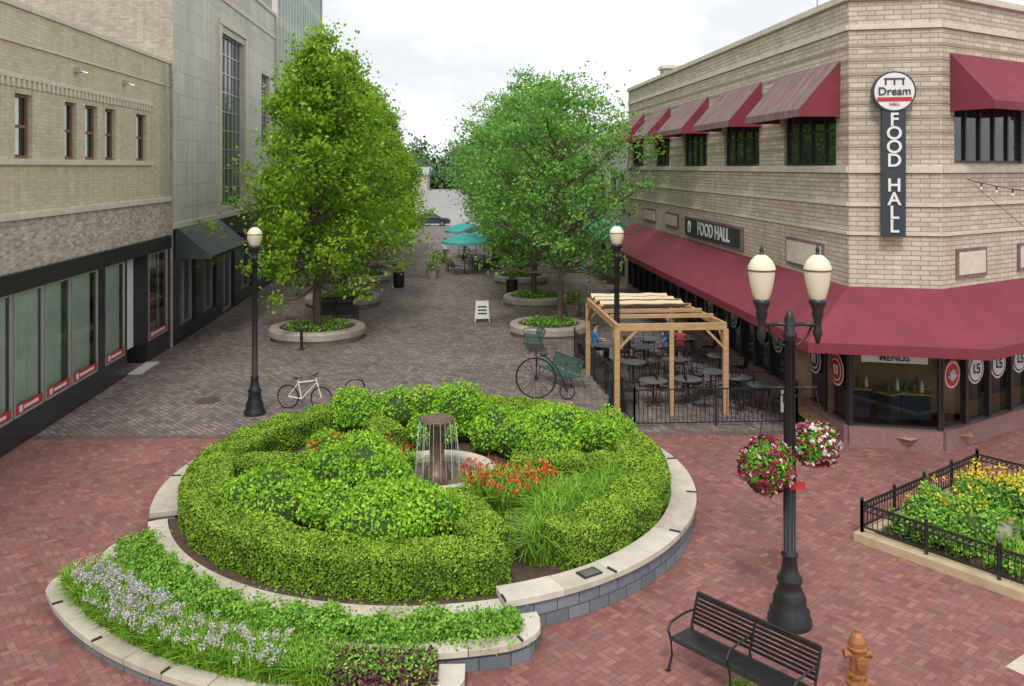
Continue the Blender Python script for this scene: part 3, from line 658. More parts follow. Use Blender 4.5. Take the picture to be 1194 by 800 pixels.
# distant low houses and trees beyond the cross street
for x,y,wd,h in ((-38,150,14,5),(8,150,13,5.5),(-46,215,16,6),(4,240,14,6),(-36,262,10,4.5)):
    e=empty('distant_house',(x,y,0)); mb=MB(); mb.box(0,wd,0,10,0,h,M['pale']); mb.add([(-.4,-.4,h),(wd+.4,-.4,h),(wd+.4,10.4,h),(-.4,10.4,h),(-.4,5,h+2.6),(wd+.4,5,h+2.6)],[(0,1,5,4),(3,2,5,4),(0,4,3),(1,2,5)],M['roofm'])
    for k in range(3): mb.box(1.5+k*wd/4,3+k*wd/4,-.05,0,1.2,2.8,M['glass'])
    mb.obj('walls_and_roof',e)
P=[];S=[]
def clump(x,y,z,s,k=200):
    g=RNG.normal(size=(k,3))*np.array([s,s,s*.8]); g=g[g[:,2]+z>0.1]; P.append(np.array([x,y,z])+g); S.append(RNG.uniform(.1,.7)+RNG.normal(size=len(g))*.15)
for i in range(46):
    sd=-1 if i%2 else 1; y=RNG.uniform(112,270); c=SK*y-3+sd*RNG.uniform(9.5,20); clump(c,y,RNG.uniform(2.5,9.5),1.9)
for i in range(150):
    x=RNG.uniform(-75,25); clump(x,RNG.uniform(275,310),RNG.uniform(1.5,10+4*math.sin(x*.31)+2*math.sin(x*.9)),2.4,170)
leaves('distant_trees',np.concatenate(P),1.2,L['far'],None,np.concatenate(S),asp=.8)
# ------------------------------------------------------------------ round planter
PC=(-1.7,18.0)
RP=empty('round_raised_planter',(PC[0],PC[1],0))
def pol(r,a): return (r*math.cos(rad(a)),r*math.sin(rad(a)))
def path_slabs(mb,pts,w,zt,th,mat,slab=.62,gap=.012,cap=True):
    pts=[Vector(p) for p in pts]; d=[0]
    for a,b in zip(pts,pts[1:]): d.append(d[-1]+(b-a).length)
    T=d[-1]
    def at(s):
        s=min(max(s,0),T)
        for i in range(len(pts)-1):
            if s<=d[i+1]+1e-9:
                return pts[i].lerp(pts[i+1],(s-d[i])/(d[i+1]-d[i]))
        return pts[-1]
    def nm(s):
        t=(at(s+.05)-at(s-.05)).normalized(); return Vector((-t.y,t.x))
    n=max(1,int(T/slab))
    for i in range(n):
        a=T*i/n+gap/2;b=T*(i+1)/n-gap/2; k=4; vs=[];fs=[]
        dz=random.uniform(-.004,.004)
        for j in range(k+1):
            s=a+(b-a)*j/k;p=at(s);q=nm(s)*w/2
            for z in (zt-th,zt+dz): vs+=[(*(p-q),z),(*(p+q),z)]
        for j in range(k):
            o=j*4; fs+=[(o,o+1,o+5,o+4),(o+2,o+6,o+7,o+3),(o,o+4,o+6,o+2),(o+1,o+3,o+7,o+5)]
        fs+=[(0,2,3,1),(k*4,k*4+1,k*4+3,k*4+2)]
        mb.add(vs,fs,random.choice(mat) if isinstance(mat,list) else mat)
        if cap and i%2==0:
            p=at(a);q=nm(a)*(w/2+.006); mb.obox((*(p-q*.2),zt+.012),(*(p-q),zt+.012),.03,.03,M['frameD'])
def path_wall(mb,pts,w,zt,mat):
    pts=[Vector(p) for p in pts]; n=len(pts); vs=[];fs=[]
    for i,p in enumerate(pts):
        t=(pts[min(i+1,n-1)]-pts[max(i-1,0)]).normalized(); q=Vector((-t.y,t.x))*w/2
        for z in (0,zt): vs+=[(*(p-q),z),(*(p+q),z)]
    for j in range(n-1):
        o=j*4; fs+=[(o+2,o+6,o+7,o+3),(o,o+4,o+6,o+2),(o+1,o+3,o+7,o+5)]
    fs+=[(0,2,3,1),((n-1)*4,(n-1)*4+1,(n-1)*4+3,(n-1)*4+2)]
    mb.add(vs,fs,mat)
M['coping2']=mk('pale_coping_stone_worn',(.57,.505,.41),(.40,.35,.28),3.5,.75,bump=.25,bscale=20)
M['coping3']=mk('pale_coping_stone_light',(.66,.60,.50),(.52,.47,.38),3,.75,bump=.25,bscale=20)
CP=[M['coping'],M['coping2'],M['coping3']]
arc=lambda r,a,b,n=60:[pol(r,a+(b-a)*i/n) for i in range(n+1)]
p1=arc(5.2,-73,201,120); p1b=arc(5.3,202,287,60)
p2=[pol(5.55,207),pol(5.9,208.5)]+arc(6.1,211,285,50)+[(1.85,-5.75),(1.98,-5.45),(1.9,-5.15)]
p3=[pol(6.3,213),pol(6.7,213)]+arc(7.0,215.5,275,40)+[pol(6.85,277.5),pol(6.35,278)]
mb=MB(); path_slabs(mb,p1,.5,.52,.1,CP,.95)
path_slabs(mb,p1b,.34,.42,.09,CP,.8); path_slabs(mb,p2,.34,.33,.09,CP,.7); path_slabs(mb,p3,.36,.22,.09,CP,.7)
mb.obj('coping',RP,bevel=.012)
mb=MB(); path_wall(mb,p1,.40,.418,M['block']); path_wall(mb,p1b,.26,.328,M['block']); path_wall(mb,p2,.26,.238,M['block']); path_wall(mb,p3,.28,.128,M['block']); mb.obj('block_wall',RP)
mb=MB(); mb.add([(*pol(5.25,a),.36) for a in range(0,360,5)],[tuple(range(72))],M['soil'])
s2=arc(5.3,207,288,30)+[pol(6.0,288-i*81/30) for i in range(31)]; mb.add([(x,y,.24) for x,y in s2],[tuple(range(len(s2)))],M['soil'])
s3=arc(6.1,213,278,30)+[pol(6.95,278-i*65/30) for i in range(31)]; mb.add([(x,y,.12) for x,y in s3],[tuple(range(len(s3)))],M['soil'])
mb.obj('soil',RP)
mb=MB(); mb.obox((2.78,-4.42,.533),(3.08,-4.22,.533),.24,.016,M['frameD']); mb.obox((2.81,-4.4,.545),(3.05,-4.24,.545),.19,.006,M['steel']); mb.obj('memorial_plaque',RP)
# hedge
HG=empty('clipped_hedge',(PC[0],PC[1],0))
HP=[];HN=[];HS=[]; hc=MB()
def hedge_path(pts,w,z0,z1,dens=2500):
    pts=[Vector(p) for p in pts]; n=len(pts)
    vs=[];fs=[]
    for i,p in enumerate(pts):
        t=(pts[min(i+1,n-1)]-pts[max(i-1,0)]).normalized(); q=Vector((-t.y,t.x))*(w/2-.05)
        vs+=[(*(p-q),z0),(*(p+q),z0),(*(p-q),z1-.05),(*(p+q),z1-.05)]
    for j in range(n-1):
        o=j*4; fs+=[(o+2,o+6,o+7,o+3),(o,o+4,o+6,o+2),(o+1,o+3,o+7,o+5)]
    fs+=[(0,2,3,1),((n-1)*4,(n-1)*4+1,(n-1)*4+3,(n-1)*4+2)]; hc.add(vs,fs,M['hcore'])
    for a,b in zip(pts,pts[1:]):
        l=(b-a).length; t=(b-a).normalized(); q=Vector((-t.y,t.x))
        for kind,area in (('t',l*w),('l',l*(z1-z0)),('r',l*(z1-z0))):
            k=int(area*dens); s=RNG.uniform(0,l,k)
            if kind=='t':
                v=RNG.uniform(-w/2,w/2,k); z=z1+RNG.normal(size=k)*.016; nn=np.tile([0,0,1.],(k,1))
                edge=(np.abs(v)>w/2-.05); z=z-edge*.03
            else:
                sg=1 if kind=='l' else -1; z=RNG.uniform(z0,z1-.01,k); v=sg*(w/2+RNG.normal(size=k)*.018-.015*(z>z1-.06)); nn=np.tile([q.x*sg,q.y*sg,.25],(k,1))
            x=a.x+t.x*s+q.x*v; y=a.y+t.y*s+q.y*v
            bump=.02*np.sin(x*5.1+y*3.3)+.015*np.sin(y*6.7-x*2.1+1)+.016*np.sin(x*11+z*13)
            if kind=='t': z=z+bump
            else: x=x+q.x*sg*bump;y=y+q.y*sg*bump
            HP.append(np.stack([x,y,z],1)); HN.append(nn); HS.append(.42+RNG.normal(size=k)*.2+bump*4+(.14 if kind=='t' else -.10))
    for end,dr in ((pts[0],(pts[0]-pts[1]).normalized()),(pts[-1],(pts[-1]-pts[-2]).normalized())):
        q=Vector((-dr.y,dr.x)); k=int(w*(z1-z0)*dens); v=RNG.uniform(-w/2,w/2,k); z=RNG.uniform(z0,z1,k)
        HP.append(np.stack([end.x+q.x*v+RNG.normal(size=k)*.02,end.y+q.y*v+RNG.normal(size=k)*.02,z],1)); HN.append(np.tile([dr.x,dr.y,.2],(k,1))); HS.append(.34+RNG.normal(size=k)*.2)
hedge_path(arc(4.45,112,290,90),.88,.36,.97)
hedge_path(arc(4.45,-57,100,80),.88,.36,.97)
hedge_path([pol(1.9,287),pol(2.6,288),pol(3.3,289),pol(4.05,290)],.8,.36,.95)
hedge_path([pol(1.7,2),pol(2.6,0),pol(4.05,-1)],.7,.36,.92)
hedge_path([pol(2.0,122),pol(3.0,120),pol(4.05,118)],.7,.36,.92)
hedge_path([pol(2.2,178),pol(3.0,180),pol(4.05,181)],.7,.36,.92)
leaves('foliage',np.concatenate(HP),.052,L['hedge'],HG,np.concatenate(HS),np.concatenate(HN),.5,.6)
hc.obj('dark_core',HG)  # solid dark green filler added under the leaf shell to darken its gaps
for i,(x,y,r,h) in enumerate([(-4.45,15.95,1.2,1.05),(-1.95,15.15,1.25,1.1),(-3.05,17.2,1.15,1.1),(-3.3,15.7,.8,.7),(-3.9,21.4,.85,1.1),(-2.75,21.6,.9,1.1),(-1.3,21.2,1.0,1.3),(-.3,20.2,.8,.9),(-1.9,20.2,.7,.8),(1.0,20.1,1.25,1.0),(2.15,19.7,.9,.95),(.2,19.9,.8,.8),(-4.1,19.4,.7,.6)]):
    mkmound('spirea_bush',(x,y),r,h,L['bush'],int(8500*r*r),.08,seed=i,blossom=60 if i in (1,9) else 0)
def disk(n,c,r,z=.37):
    a=RNG.uniform(0,6.28,n); q=np.sqrt(RNG.uniform(0,1,n)); r=np.asarray(r,float); r=r if r.ndim else np.array([r,r])
    return np.stack([c[0]+q*np.cos(a)*r[0],c[1]+q*np.sin(a)*r[1],np.full(n,z)],1)
DL=empty('daylily_clump',(0,0,0)); blades('leaves',np.concatenate([disk(2600,(.05,16.9),(.95,.75)),disk(500,(-3.6,19.1),(.8,.5)),disk(400,(-2.6,18.6),(.5,.4))]),.62,.03,L['grass'],DL,.8)
fp=np.concatenate([disk(105,(-.05,17.0),(1.0,.85),.95),disk(36,(-3.5,19.1),(1.0,.5),.9),disk(18,(-2.6,18.6),(.5,.4),.95)]); fp[:,2]+=RNG.uniform(-.2,.12,len(fp))
pp=np.repeat(fp,8,0)+RNG.normal(size=(len(fp)*8,3))*.028; leaves('petals',pp,.075,L['petalred'],DL)
OG=empty('ornamental_grass'); blades('blades',np.concatenate([disk(900,(.75,15.4),(.4,.4)),disk(900,(1.3,16.3),(.5,.4)),disk(900,(.95,15.9),(.5,.5)),disk(700,(1.75,16.9),(.5,.5)),disk(500,(.45,14.6),(.3,.4)),disk(500,(2.2,17.4),(.4,.3))]),.7,.018,L['grass'],OG,1.2)
def annul(n,r0,r1,a0,a1,z):
    a=np.radians(RNG.uniform(a0,a1,n)); r=RNG.uniform(r0,r1,n); return np.stack([PC[0]+r*np.cos(a),PC[1]+r*np.sin(a),np.full(n,z)],1)
GC=empty('groundcover_plants'); p=annul(34000,5.45,6.02,209,288,.26)
hh=.13+.09*np.sin(p[:,0]*4+p[:,1]*3)+.07*np.sin(p[:,0]*9-p[:,1]*7)
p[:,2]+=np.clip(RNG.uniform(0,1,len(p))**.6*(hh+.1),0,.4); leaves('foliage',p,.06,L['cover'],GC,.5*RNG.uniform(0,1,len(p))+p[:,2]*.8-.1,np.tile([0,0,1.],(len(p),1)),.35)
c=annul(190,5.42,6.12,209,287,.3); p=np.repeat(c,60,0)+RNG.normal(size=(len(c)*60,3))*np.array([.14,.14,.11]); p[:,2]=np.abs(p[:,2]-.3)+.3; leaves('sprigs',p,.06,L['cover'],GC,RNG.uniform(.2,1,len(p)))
AL=empty('allium_bed'); b=annul(12000,6.22,6.9,215,264,.13); blades('leaves',b,.42,.02,L['grass'],AL,.9)
c=np.concatenate([annul(170,6.2,6.9,217,240,.5),annul(120,6.2,6.9,228,258,.5)]); c[:,2]+=RNG.uniform(-.12,.14,len(c)); d=RNG.normal(size=(len(c),34,3)); d/=np.linalg.norm(d,axis=2)[:,:,None]
leaves('flower_heads',(c[:,None,:]+d*.044).reshape(-1,3),.03,L['allium'],AL)
st=c.copy(); st[:,2]=.13; blades('stems',st,.42,.009,L['cover'],AL,.1)
DF=empty('burgundy_heuchera'); p=annul(4200,6.25,6.85,262,276,.14); p[:,2]+=RNG.uniform(0,.3,len(p)); leaves('foliage',p,.075,L['purple'],DF)
p=annul(5500,6.25,6.85,256,276,.14); p[:,2]+=RNG.uniform(0,.34,len(p)); leaves('green_foliage',p,.06,L['cover'],DF)
# fountain
FT=empty('fountain',(-1.58,18.05,0)); mb=MB()
mb.lathe([(1.28,.3),(1.28,.6),(1.26,.64),(.94,.64),(.92,.6),(.92,.3)],(0,0,0),M['coping'],48); mb.obj('pool_rim',FT)
mb=MB(); mb.lathe([(0.001,.5),(.93,.5)],(0,0,0),M['water'],40); mb.obj('water',FT)
mb=MB(); mb.lathe([(.3,.4),(.3,.58),(.24,.62),(.22,.7),(.17,.76),(.14,.9),(.135,1.3),(.16,1.42),(.21,1.5),(.2,1.54),(.3,1.6),(.36,1.66),(.37,1.72),(.34,1.725),(.3,1.69),(0.001,1.68)],(0,0,0),M['bronze'],28)
for k in range(14):
    a=k*math.pi/7; mb.tube([(.14*math.cos(a),.14*math.sin(a),.78),(.135*math.cos(a),.135*math.sin(a),1.36)],.016,M['bronze'],5)
mb.obj('pedestal',FT,smooth=True)
mb=MB()
for k in range(24):
    a=k*math.pi/12+random.uniform(-.1,.1); o=random.uniform(.03,.14); ca,sa=math.cos(a),math.sin(a)
    mb.tube([((.36+o*t)*ca,(.36+o*t)*sa,1.70-1.18*t*t) for t in (0,.15,.4,.7,1)],.0035,M['stream'],4)
mb.obj('water_streams',FT)
# ------------------------------------------------------------------ street trees
lp=lambda t:max(.04,(1-t))**.66*(min(1,t*5+.70))
lo=lambda t:math.sqrt(max(0,1-(2*t-.9)**2*.8))*(.95 if t<.8 else .8)
def planter(x,y,r):
    e=empty('round_tree_planter',(x,y,0)); mb=MB()
    mb.lathe([(r*.93,.0),(r*.95,.12),(r,.2),(r,.42),(r*.97,.48),(r*.8,.5),(r*.78,.46),(r*.78,.3)],(0,0,0),M['concrete'],48); mb.obj('rim',e,smooth=False)
    mb=MB(); mb.lathe([(0.001,.4),(r*.8,.4)],(0,0,0),M['soil'],32); mb.obj('soil',e)
    p=disk(900,(0,0),r*.68,.42); p[:,2]+=RNG.uniform(0,.22,len(p)); leaves('underplanting',p,.12,L['cover'],e); return e
xs=lambda Y:-5.35+SK*Y; xr=lambda Y:4.4+SK*Y
T1=tree('linden_tree',(xs(35.3),35.3,0),11.9,4.7,2.9,lp,L['linden'],.17,300,100,.19,3,.85,.66)
T2=tree('linden_tree',(xs(43.75),43.75,0),12.3,4.4,2.7,lp,L['linden'],.17,270,90,.22,9,.85,.7)
for i,Y in enumerate((52.5,61,70)): dup((T1,T2)[i%2],'linden_tree',(xs(Y),Y,0),1.3+i*1.7,.95+.03*(i%2))
T3=tree('honey_locust_tree',(2.0,36,0),10.3,4.2,3.5,lo,L['locust'],.13,200,85,.16,21,.6,.8,.15)
T4=tree('honey_locust_tree',(xr(43.75),43.75,0),11.3,4.2,3.0,lo,L['locust'],.15,230,90,.17,33,.65,.8)
for i,Y in enumerate((52,61,70)): dup((T4,T3)[i%2],'honey_locust_tree',(xr(Y),Y,0),2.0+i*1.7,1.0)
planter(xs(35.3),35.3,1.95)
for Y in (43.75,52.5,61): planter(xs(Y),Y,1.9)
for x,y in ((1.55,36),(1.2,43.75),(.55,52),(-.2,61)): planter(x,y,1.65)
# ------------------------------------------------------------------ lamps
def single_lamp(x,y):
    e=empty('street_lamp',(x,y,0)); mb=MB()
    mb.lathe([(.3,0),(.3,.1),(.25,.16),(.25,.28),(.2,.4),(.17,.62),(.2,.68),(.13,.76),(.1,1.0),(.115,1.05),(.085,1.1),(.075,2.6),(.06,4.35),(.1,4.4),(.1,4.45),(.06,4.5),(.12,4.62),(.17,4.72),(.17,4.77),(.001,4.77)],(0,0,0),M['black'],20)
    for k in range(8):
        a=k*math.pi/4; mb.tube([(.082*math.cos(a),.082*math.sin(a),1.1),(.06*math.cos(a),.06*math.sin(a),4.3)],.011,M['black'],4)
    mb.obj('post',e,smooth=True); mb=MB()
    mb.lathe([(.13,4.78),(.17,4.86),(.21,5.02),(.215,5.1)],(0,0,0),M['globe'],24); mb.lathe([(.215,5.1),(.2,5.16),(.14,5.25),(.06,5.3)],(0,0,0),M['globe'],24); mb.obj('globe',e,smooth=True)
    mb=MB(); mb.ring((0,0,5.1),(0,0,1),.215,.012,M['black']); mb.lathe([(.06,5.3),(.02,5.34),(.03,5.38),(.001,5.44)],(0,0,0),M['black'],12); mb.obj('finial',e); return e
single_lamp(-7.29,24.3); single_lamp(3.03,24.8)
e=empty('twin_street_lamp',(4.26,13.16,0)); mb=MB()
mb.lathe([(.33,0),(.33,.1),(.3,.14),(.3,.22),(.25,.27),(.25,.4),(.2,.52),(.16,.6),(.19,.66),(.19,.7),(.13,.8),(.105,1.0),(.13,1.05),(.13,1.08),(.09,1.12),(.082,2.8),(.07,4.35),(.11,4.4),(.11,4.45),(.08,4.5),(.08,4.68),(.04,4.78),(.001,4.82)],(0,0,0),M['black'],24)
for k in range(10):
    a=k*math.pi/5; mb.tube([(.092*math.cos(a),.092*math.sin(a),1.12),(.073*math.cos(a),.073*math.sin(a),4.34)],.012,M['black'],4)
for s in (-1,1):
    mb.tube([(0,0,4.58),(s*.2,0,4.6),(s*.43,0,4.58)],.035,M['black'],8); mb.tube([(0,0,4.25),(s*.14,0,4.28),(s*.26,0,4.4),(s*.34,0,4.56)],.018,M['black'],6)
    mb.lathe([(.001,4.28),(.03,4.3),(.05,4.38),(.075,4.45),(.06,4.52),(.06,4.66),(.09,4.74),(.08,4.8),(.13,4.92),(.13,4.98),(.001,4.98)],(s*.43,0,0),M['black'],16)
    mb.tube([(0,0,3.62),(s*.42,0,3.62)],.016,M['black'],6); mb.tube([(0,0,3.4),(s*.22,0,3.6)],.01,M['black'],5)
mb.obj('post',e,smooth=True); mb=MB(); m2_=MB()
for s in (-1,1):
    c=(s*.43,0,0); mb.lathe([(.11,4.98),(.14,5.06),(.175,5.2),(.2,5.36),(.205,5.42)],c,M['globe'],28); mb.lathe([(.21,5.43),(.205,5.48),(.16,5.57),(.09,5.64),(.05,5.66)],c,M['globe'],28)
    m2_.ring((s*.43,0,5.425),(0,0,1),.207,.014,M['bronze']); m2_.lathe([(.05,5.66),(.025,5.69),(.035,5.73),(.02,5.77),(.001,5.82)],c,M['black'],12)
mb.obj('globes',e,smooth=True); m2_.obj('finials',e,smooth=True)
mb=MB(); mb.box(-.04,.2,-.13,-.11,2.1,2.22,M['red']); mb.obj('small_plaque',e)
for s,z in ((-1,2.46),(1,2.72)):
    h=empty('hanging_basket',(4.26+(-.38 if s<0 else .43),13.16+.1*s,0)); mb=MB()
    for k in range(4):
        a=k*math.pi/2+.4; mb.tube([(0,0,3.6),(.22*math.cos(a),.22*math.sin(a),z+.1)],.004,M['black'],4)
    mb.ell((0,0,z),(.25,.25,.22),M['hcore'],14,8); mb.obj('chains_and_pot',h)
    d=RNG.normal(size=(5200,3)); d/=np.linalg.norm(d,axis=1)[:,None]; q=RNG.uniform(.72,1.05,5200)[:,None]; sc=np.array([.41,.41,.40]) if s<0 else np.array([.33,.33,.31])
    sc2=1+.14*np.sin(d[:,:1]*6+s)*np.cos(d[:,2:]*5)
    P0=np.array([0,0,z])+d*q*sc*sc2; leaves('foliage',P0[:3000],.06,L['cover'],h,None,d[:3000],.4)
    cl=d[3000:3330]; pc=np.array([0,0,z])+cl*sc*1.06*(1+.14*np.sin(cl[:,:1]*6+s)*np.cos(cl[:,2:]*5)); sh=np.where(RNG.uniform(0,1,len(cl))<(.16 if s<0 else .38),.9,RNG.uniform(0,.5,len(cl)))
    pp=np.repeat(pc,6,0)+RNG.normal(size=(len(pc)*6,3))*.012; leaves('petals',pp,.05,L['petalmix'],h,np.repeat(sh,6),np.repeat(cl,6,0),.6,.9)
# ------------------------------------------------------------------ benches (local x along length, faces -y)
def bench(name,loc,rz,Ln,mat,back=.86):
    e=empty(name,loc,rz); mb=MB()
    for i in range(8):
        y=-.5+i*.058; z=.43-.004*i+(.012 if i==0 else 0)
        mb.box(-Ln/2,Ln/2,y,y+.042,z,z+.012,mat)
    for i in range(7):
        t=i/6; y=-.02+.13*t; z=.5+t*(back-.54); mb.obox((-Ln/2,y,z),(Ln/2,y,z),.012,.042,mat)
    mb.tube([(-Ln/2,.125,back),(Ln/2,.125,back)],.02,mat,6); mb.tube([(-Ln/2,-.51,.425),(Ln/2,-.51,.425)],.018,mat,6)
    for x in (-Ln/2,0,Ln/2):
        mb.tube([(x,.22,0),(x,.1,.2),(x,-.02,.44),(x,.13,back)],.02,mat,6)
        mb.tube([(x,-.56,0),(x,-.47,.18),(x,-.5,.42)],.02,mat,6)
        mb.tube([(x,-.5,.42),(x,-.03,.40)],.02,mat,6)
        mb.tube([(x,-.5,.42),(x,-.56,.56),(x,-.5,.65),(x,-.2,.67),(x,.06,.64)],.017,mat,6)
        mb.box(x-.03,x+.03,-.6,-.53,0,.015,mat); mb.box(x-.03,x+.03,.19,.26,0,.015,mat)
    mb.obj('slats_and_frame',e); return e
bench('metal_bench',(3.3-.08,11.65-.07,0.01),math.atan2(-.745,.667),1.9,M['black'])
bench('metal_bench',(-7.7,37.9,0),rad(4),1.8,M['black']); bench('metal_bench',(-8.4,40.6,0),rad(184),1.8,M['black'])
bench('metal_bench',(1.75,27.8,0),rad(-62),1.7,M['green_metal']); bench('metal_bench',(1.05,33,0),rad(-85),1.7,M['green_metal'])
# hydrant
h=empty('fire_hydrant',(4.68,11.62,0.01)); mb=MB(); c=M['copper']
mb.lathe([(.15,0),(.15,.04),(.1,.05),(.1,.1),(.125,.11),(.125,.14),(.1,.15),(.095,.46),(.13,.47),(.13,.5),(.115,.51),(.11,.58),(.08,.65),(.035,.69),(.035,.73),(.001,.735)],(0,0,0),c,20)
for a in range(8): mb.tube([(.125*math.cos(a*.785),.125*math.sin(a*.785),.1),(.125*math.cos(a*.785),.125*math.sin(a*.785),.15)],.01,c,5)
for a in (0,math.pi): mb.tube([(0,0,.4),(.16*math.cos(a),0,.4)],.05,c,12); mb.tube([(.16*math.cos(a),0,.4),(.185*math.cos(a),0,.4)],.06,c,6)
mb.tube([(0,0,.36),(0,-.17,.36)],.065,c,14); mb.tube([(0,-.17,.36),(0,-.2,.36)],.078,c,8); mb.tube([(0,-.2,.36),(0,-.22,.36)],.02,c,5)
mb.obj('body',h,smooth=False,bevel=.004)
g=empty('weed_clump',(3.05,11.35,0)); blades('blades',disk(260,(0,0),.18,.01),.16,.02,L['grass'],g,1.0)
# ------------------------------------------------------------------ railing helper
def fence(name,pts,h,sp=.12,bar=.014,post=1.8,decor=False,z0=0):
    e=empty(name); mb=MB(); m=M['black']
    for p,q in zip(pts,pts[1:]):
        p=Vector((*p,z0));q=Vector((*q,z0)); l=(q-p).length; d=(q-p)/l; u=Vector((0,0,1))
        mb.obox(p+u*h,q+u*h,.035,.03,m); mb.obox(p+u*.1,q+u*.1,.03,.025,m)
        if decor: mb.obox(p+u*(h-.12),q+u*(h-.12),.02,.02,m)
        n=int(l/sp)
        for i in range(n+1):
            a=p+d*(l*i/n); mb.obox(a+u*.1,a+u*h,bar,bar,m)
            if decor and i<n: mb.ring(a+d*(l/n/2)+u*(h-.06),Vector((-d.y,d.x,0)),.035,.007,m,10,4)
        n=max(1,int(round(l/post)))
        for i in range(n+1):
            a=p+d*(l*i/n); mb.obox(a,a+u*(h+.06),.05,.05,m); mb.ell(a+u*(h+.09),(.035,.035,.04),m,8,6)
    mb.obj('rails',e); return e
PF=fence('patio_fence',[(2.3,31.5),(3.3,23.1),(7.75,23.35),(8.15,24.6)],1.0,.12,.017)
mb=MB(); mb.box(7.3,7.68,23.28,23.3,.35,.95,M['white']); mb.box(7.35,7.63,23.27,23.278,.6,.85,M['signblack']); mb.obj('notice_panel',PF)
a=Vector((.625,-.78));b=Vector((.79,.6)).normalized(); p0=Vector((6.55,16.05))
q=[p0,p0+a*6,p0+a*6+b*4.6,p0+b*4.6]
e=empty('corner_flower_planter'); mb=MB()
for i in range(4):
    s,t=q[i],q[(i+1)%4]; d=(t-s).normalized()
    mb.obox((*(s-d*.1),.09),(*(t+d*(-.12)),.09),.26,.18,M['tan'])
mb.obj('kerb',e,bevel=.015); mb=MB(); mb.add([(*v,.12) for v in q],[(0,1,2,3)],M['soil']); mb.obj('soil',e)
fence('planter_railing',[tuple(v) for v in q]+[tuple(q[0])],.52,.1,.012,1.2,True,.18)
def bed(n,lo_,hi,z0,hgt):
    u=RNG.uniform(lo_[0],hi[0],n);v=RNG.uniform(lo_[1],hi[1],n)
    return np.stack([p0.x+a.x*u+b.x*v,p0.y+a.y*u+b.y*v,z0+RNG.uniform(0,1,n)**.6*hgt*(.6+.4*np.sin(u*4)*np.cos(v*4))],1)
GF=empty('flowering_perennials')
leaves('foliage',np.concatenate([bed(9000,(.3,.3),(1.8,2.3),.14,.75),bed(9000,(1.6,1.5),(5.6,4.3),.14,.55),bed(5000,(.3,2.4),(1.6,4.3),.14,.6),bed(4000,(2,.3),(5.6,1.4),.14,.35)]),.085,L['cover'],GF)
blades('grass',bed(1800,(1.3,.3),(5.6,4.3),.14,.02),.45,.018,L['grass'],GF,.7)
for i_,(u_,v_,r_,h_) in enumerate(((1.0,1.1,.75,.75),(1.2,2.9,.7,.8),(2.6,2.3,.8,.7),(3.4,1.0,.6,.5),(4.3,2.4,.9,.7))):
    pq=p0+a*u_+b*v_; mkmound('perennial_shrub',(pq.x,pq.y),r_,h_,L['cover'],int(7000*r_*r_),.08,True,.12,50+i_)
yp=np.concatenate([bed(110,(.5,2.4),(2.0,3.6),.8,.25),bed(60,(2.0,1.8),(3.2,3),.75,.2),bed(20,(.4,.6),(1.6,2),.85,.15)])
leaves('yellow_flowers',np.repeat(yp,6,0)+RNG.normal(size=(len(yp)*6,3))*.03,.06,L['yellow'],GF)
rp=bed(25,(.5,.5),(5,3),.75,.2); leaves('red_flowers',np.repeat(rp,5,0)+RNG.normal(size=(len(rp)*5,3))*.025,.06,L['petalred'],GF)
mb=MB(); mb.ell((8.95,15.75,.3),(.42,.3,.24),M['concrete'],10,7); mb.obj('boulder',smooth=True)
# ------------------------------------------------------------------ pergola
e=empty('timber_pergola'); mb=MB(); Wd=M['wood']; cs=[(2.95,24.1),(6.05,24.3),(5.4,29.0),(2.55,28.8)]
for i in range(4):
    x,y=cs[i]; mb.box(x-.075,x+.075,y-.075,y+.075,0,2.42,Wd)
    x2,y2=cs[(i+1)%4]; mb.obox((x,y,2.5),(x2,y2,2.5),.09,.2,Wd)
    d=(Vector((x2,y2,0))-Vector((x,y,0))).normalized()
    for c_,s in (((x,y),1),((x2,y2),-1)): mb.obox((c_[0]+s*d.x*.05,c_[1]+s*d.y*.05,1.9),(c_[0]+s*d.x*.55,c_[1]+s*d.y*.55,2.4),.07,.07,Wd)
for t in (.2,.4,.6,.8):
    A_=Vector(cs[0]).lerp(Vector(cs[3]),t);B_=Vector(cs[1]).lerp(Vector(cs[2]),t); mb.obox((*A_,2.64),(*B_,2.64),.05,.12,Wd)
x,y=4.5,24.2; mb.box(x-.06,x+.06,y-.06,y+.06,0,2.4,Wd); mb.obj('frame',e,bevel=.006)
mb=MB()
for k,(t0_,t1_) in enumerate(((.5,.66),(.7,.84),(.86,.99))):
    n=8
    for i in range(n):
        def P_(u,t): 
            A_=Vector(cs[0]).lerp(Vector(cs[3]),t);B_=Vector(cs[1]).lerp(Vector(cs[2]),t); v=A_.lerp(B_,u); return (*v,2.76-.12*math.sin(math.pi*((t-t0_)/(t1_-t0_)))+.015*math.sin(u*20))
        for j in range(3):
            ta,tb=t0_+(t1_-t0_)*j/3,t0_+(t1_-t0_)*(j+1)/3; u0,u1=.03+.9*i/n,.03+.9*(i+1)/n; mb.quad(P_(u0,ta),P_(u1,ta),P_(u1,tb),P_(u0,tb),M['cream'])
mb.obj('shade_sail',e)
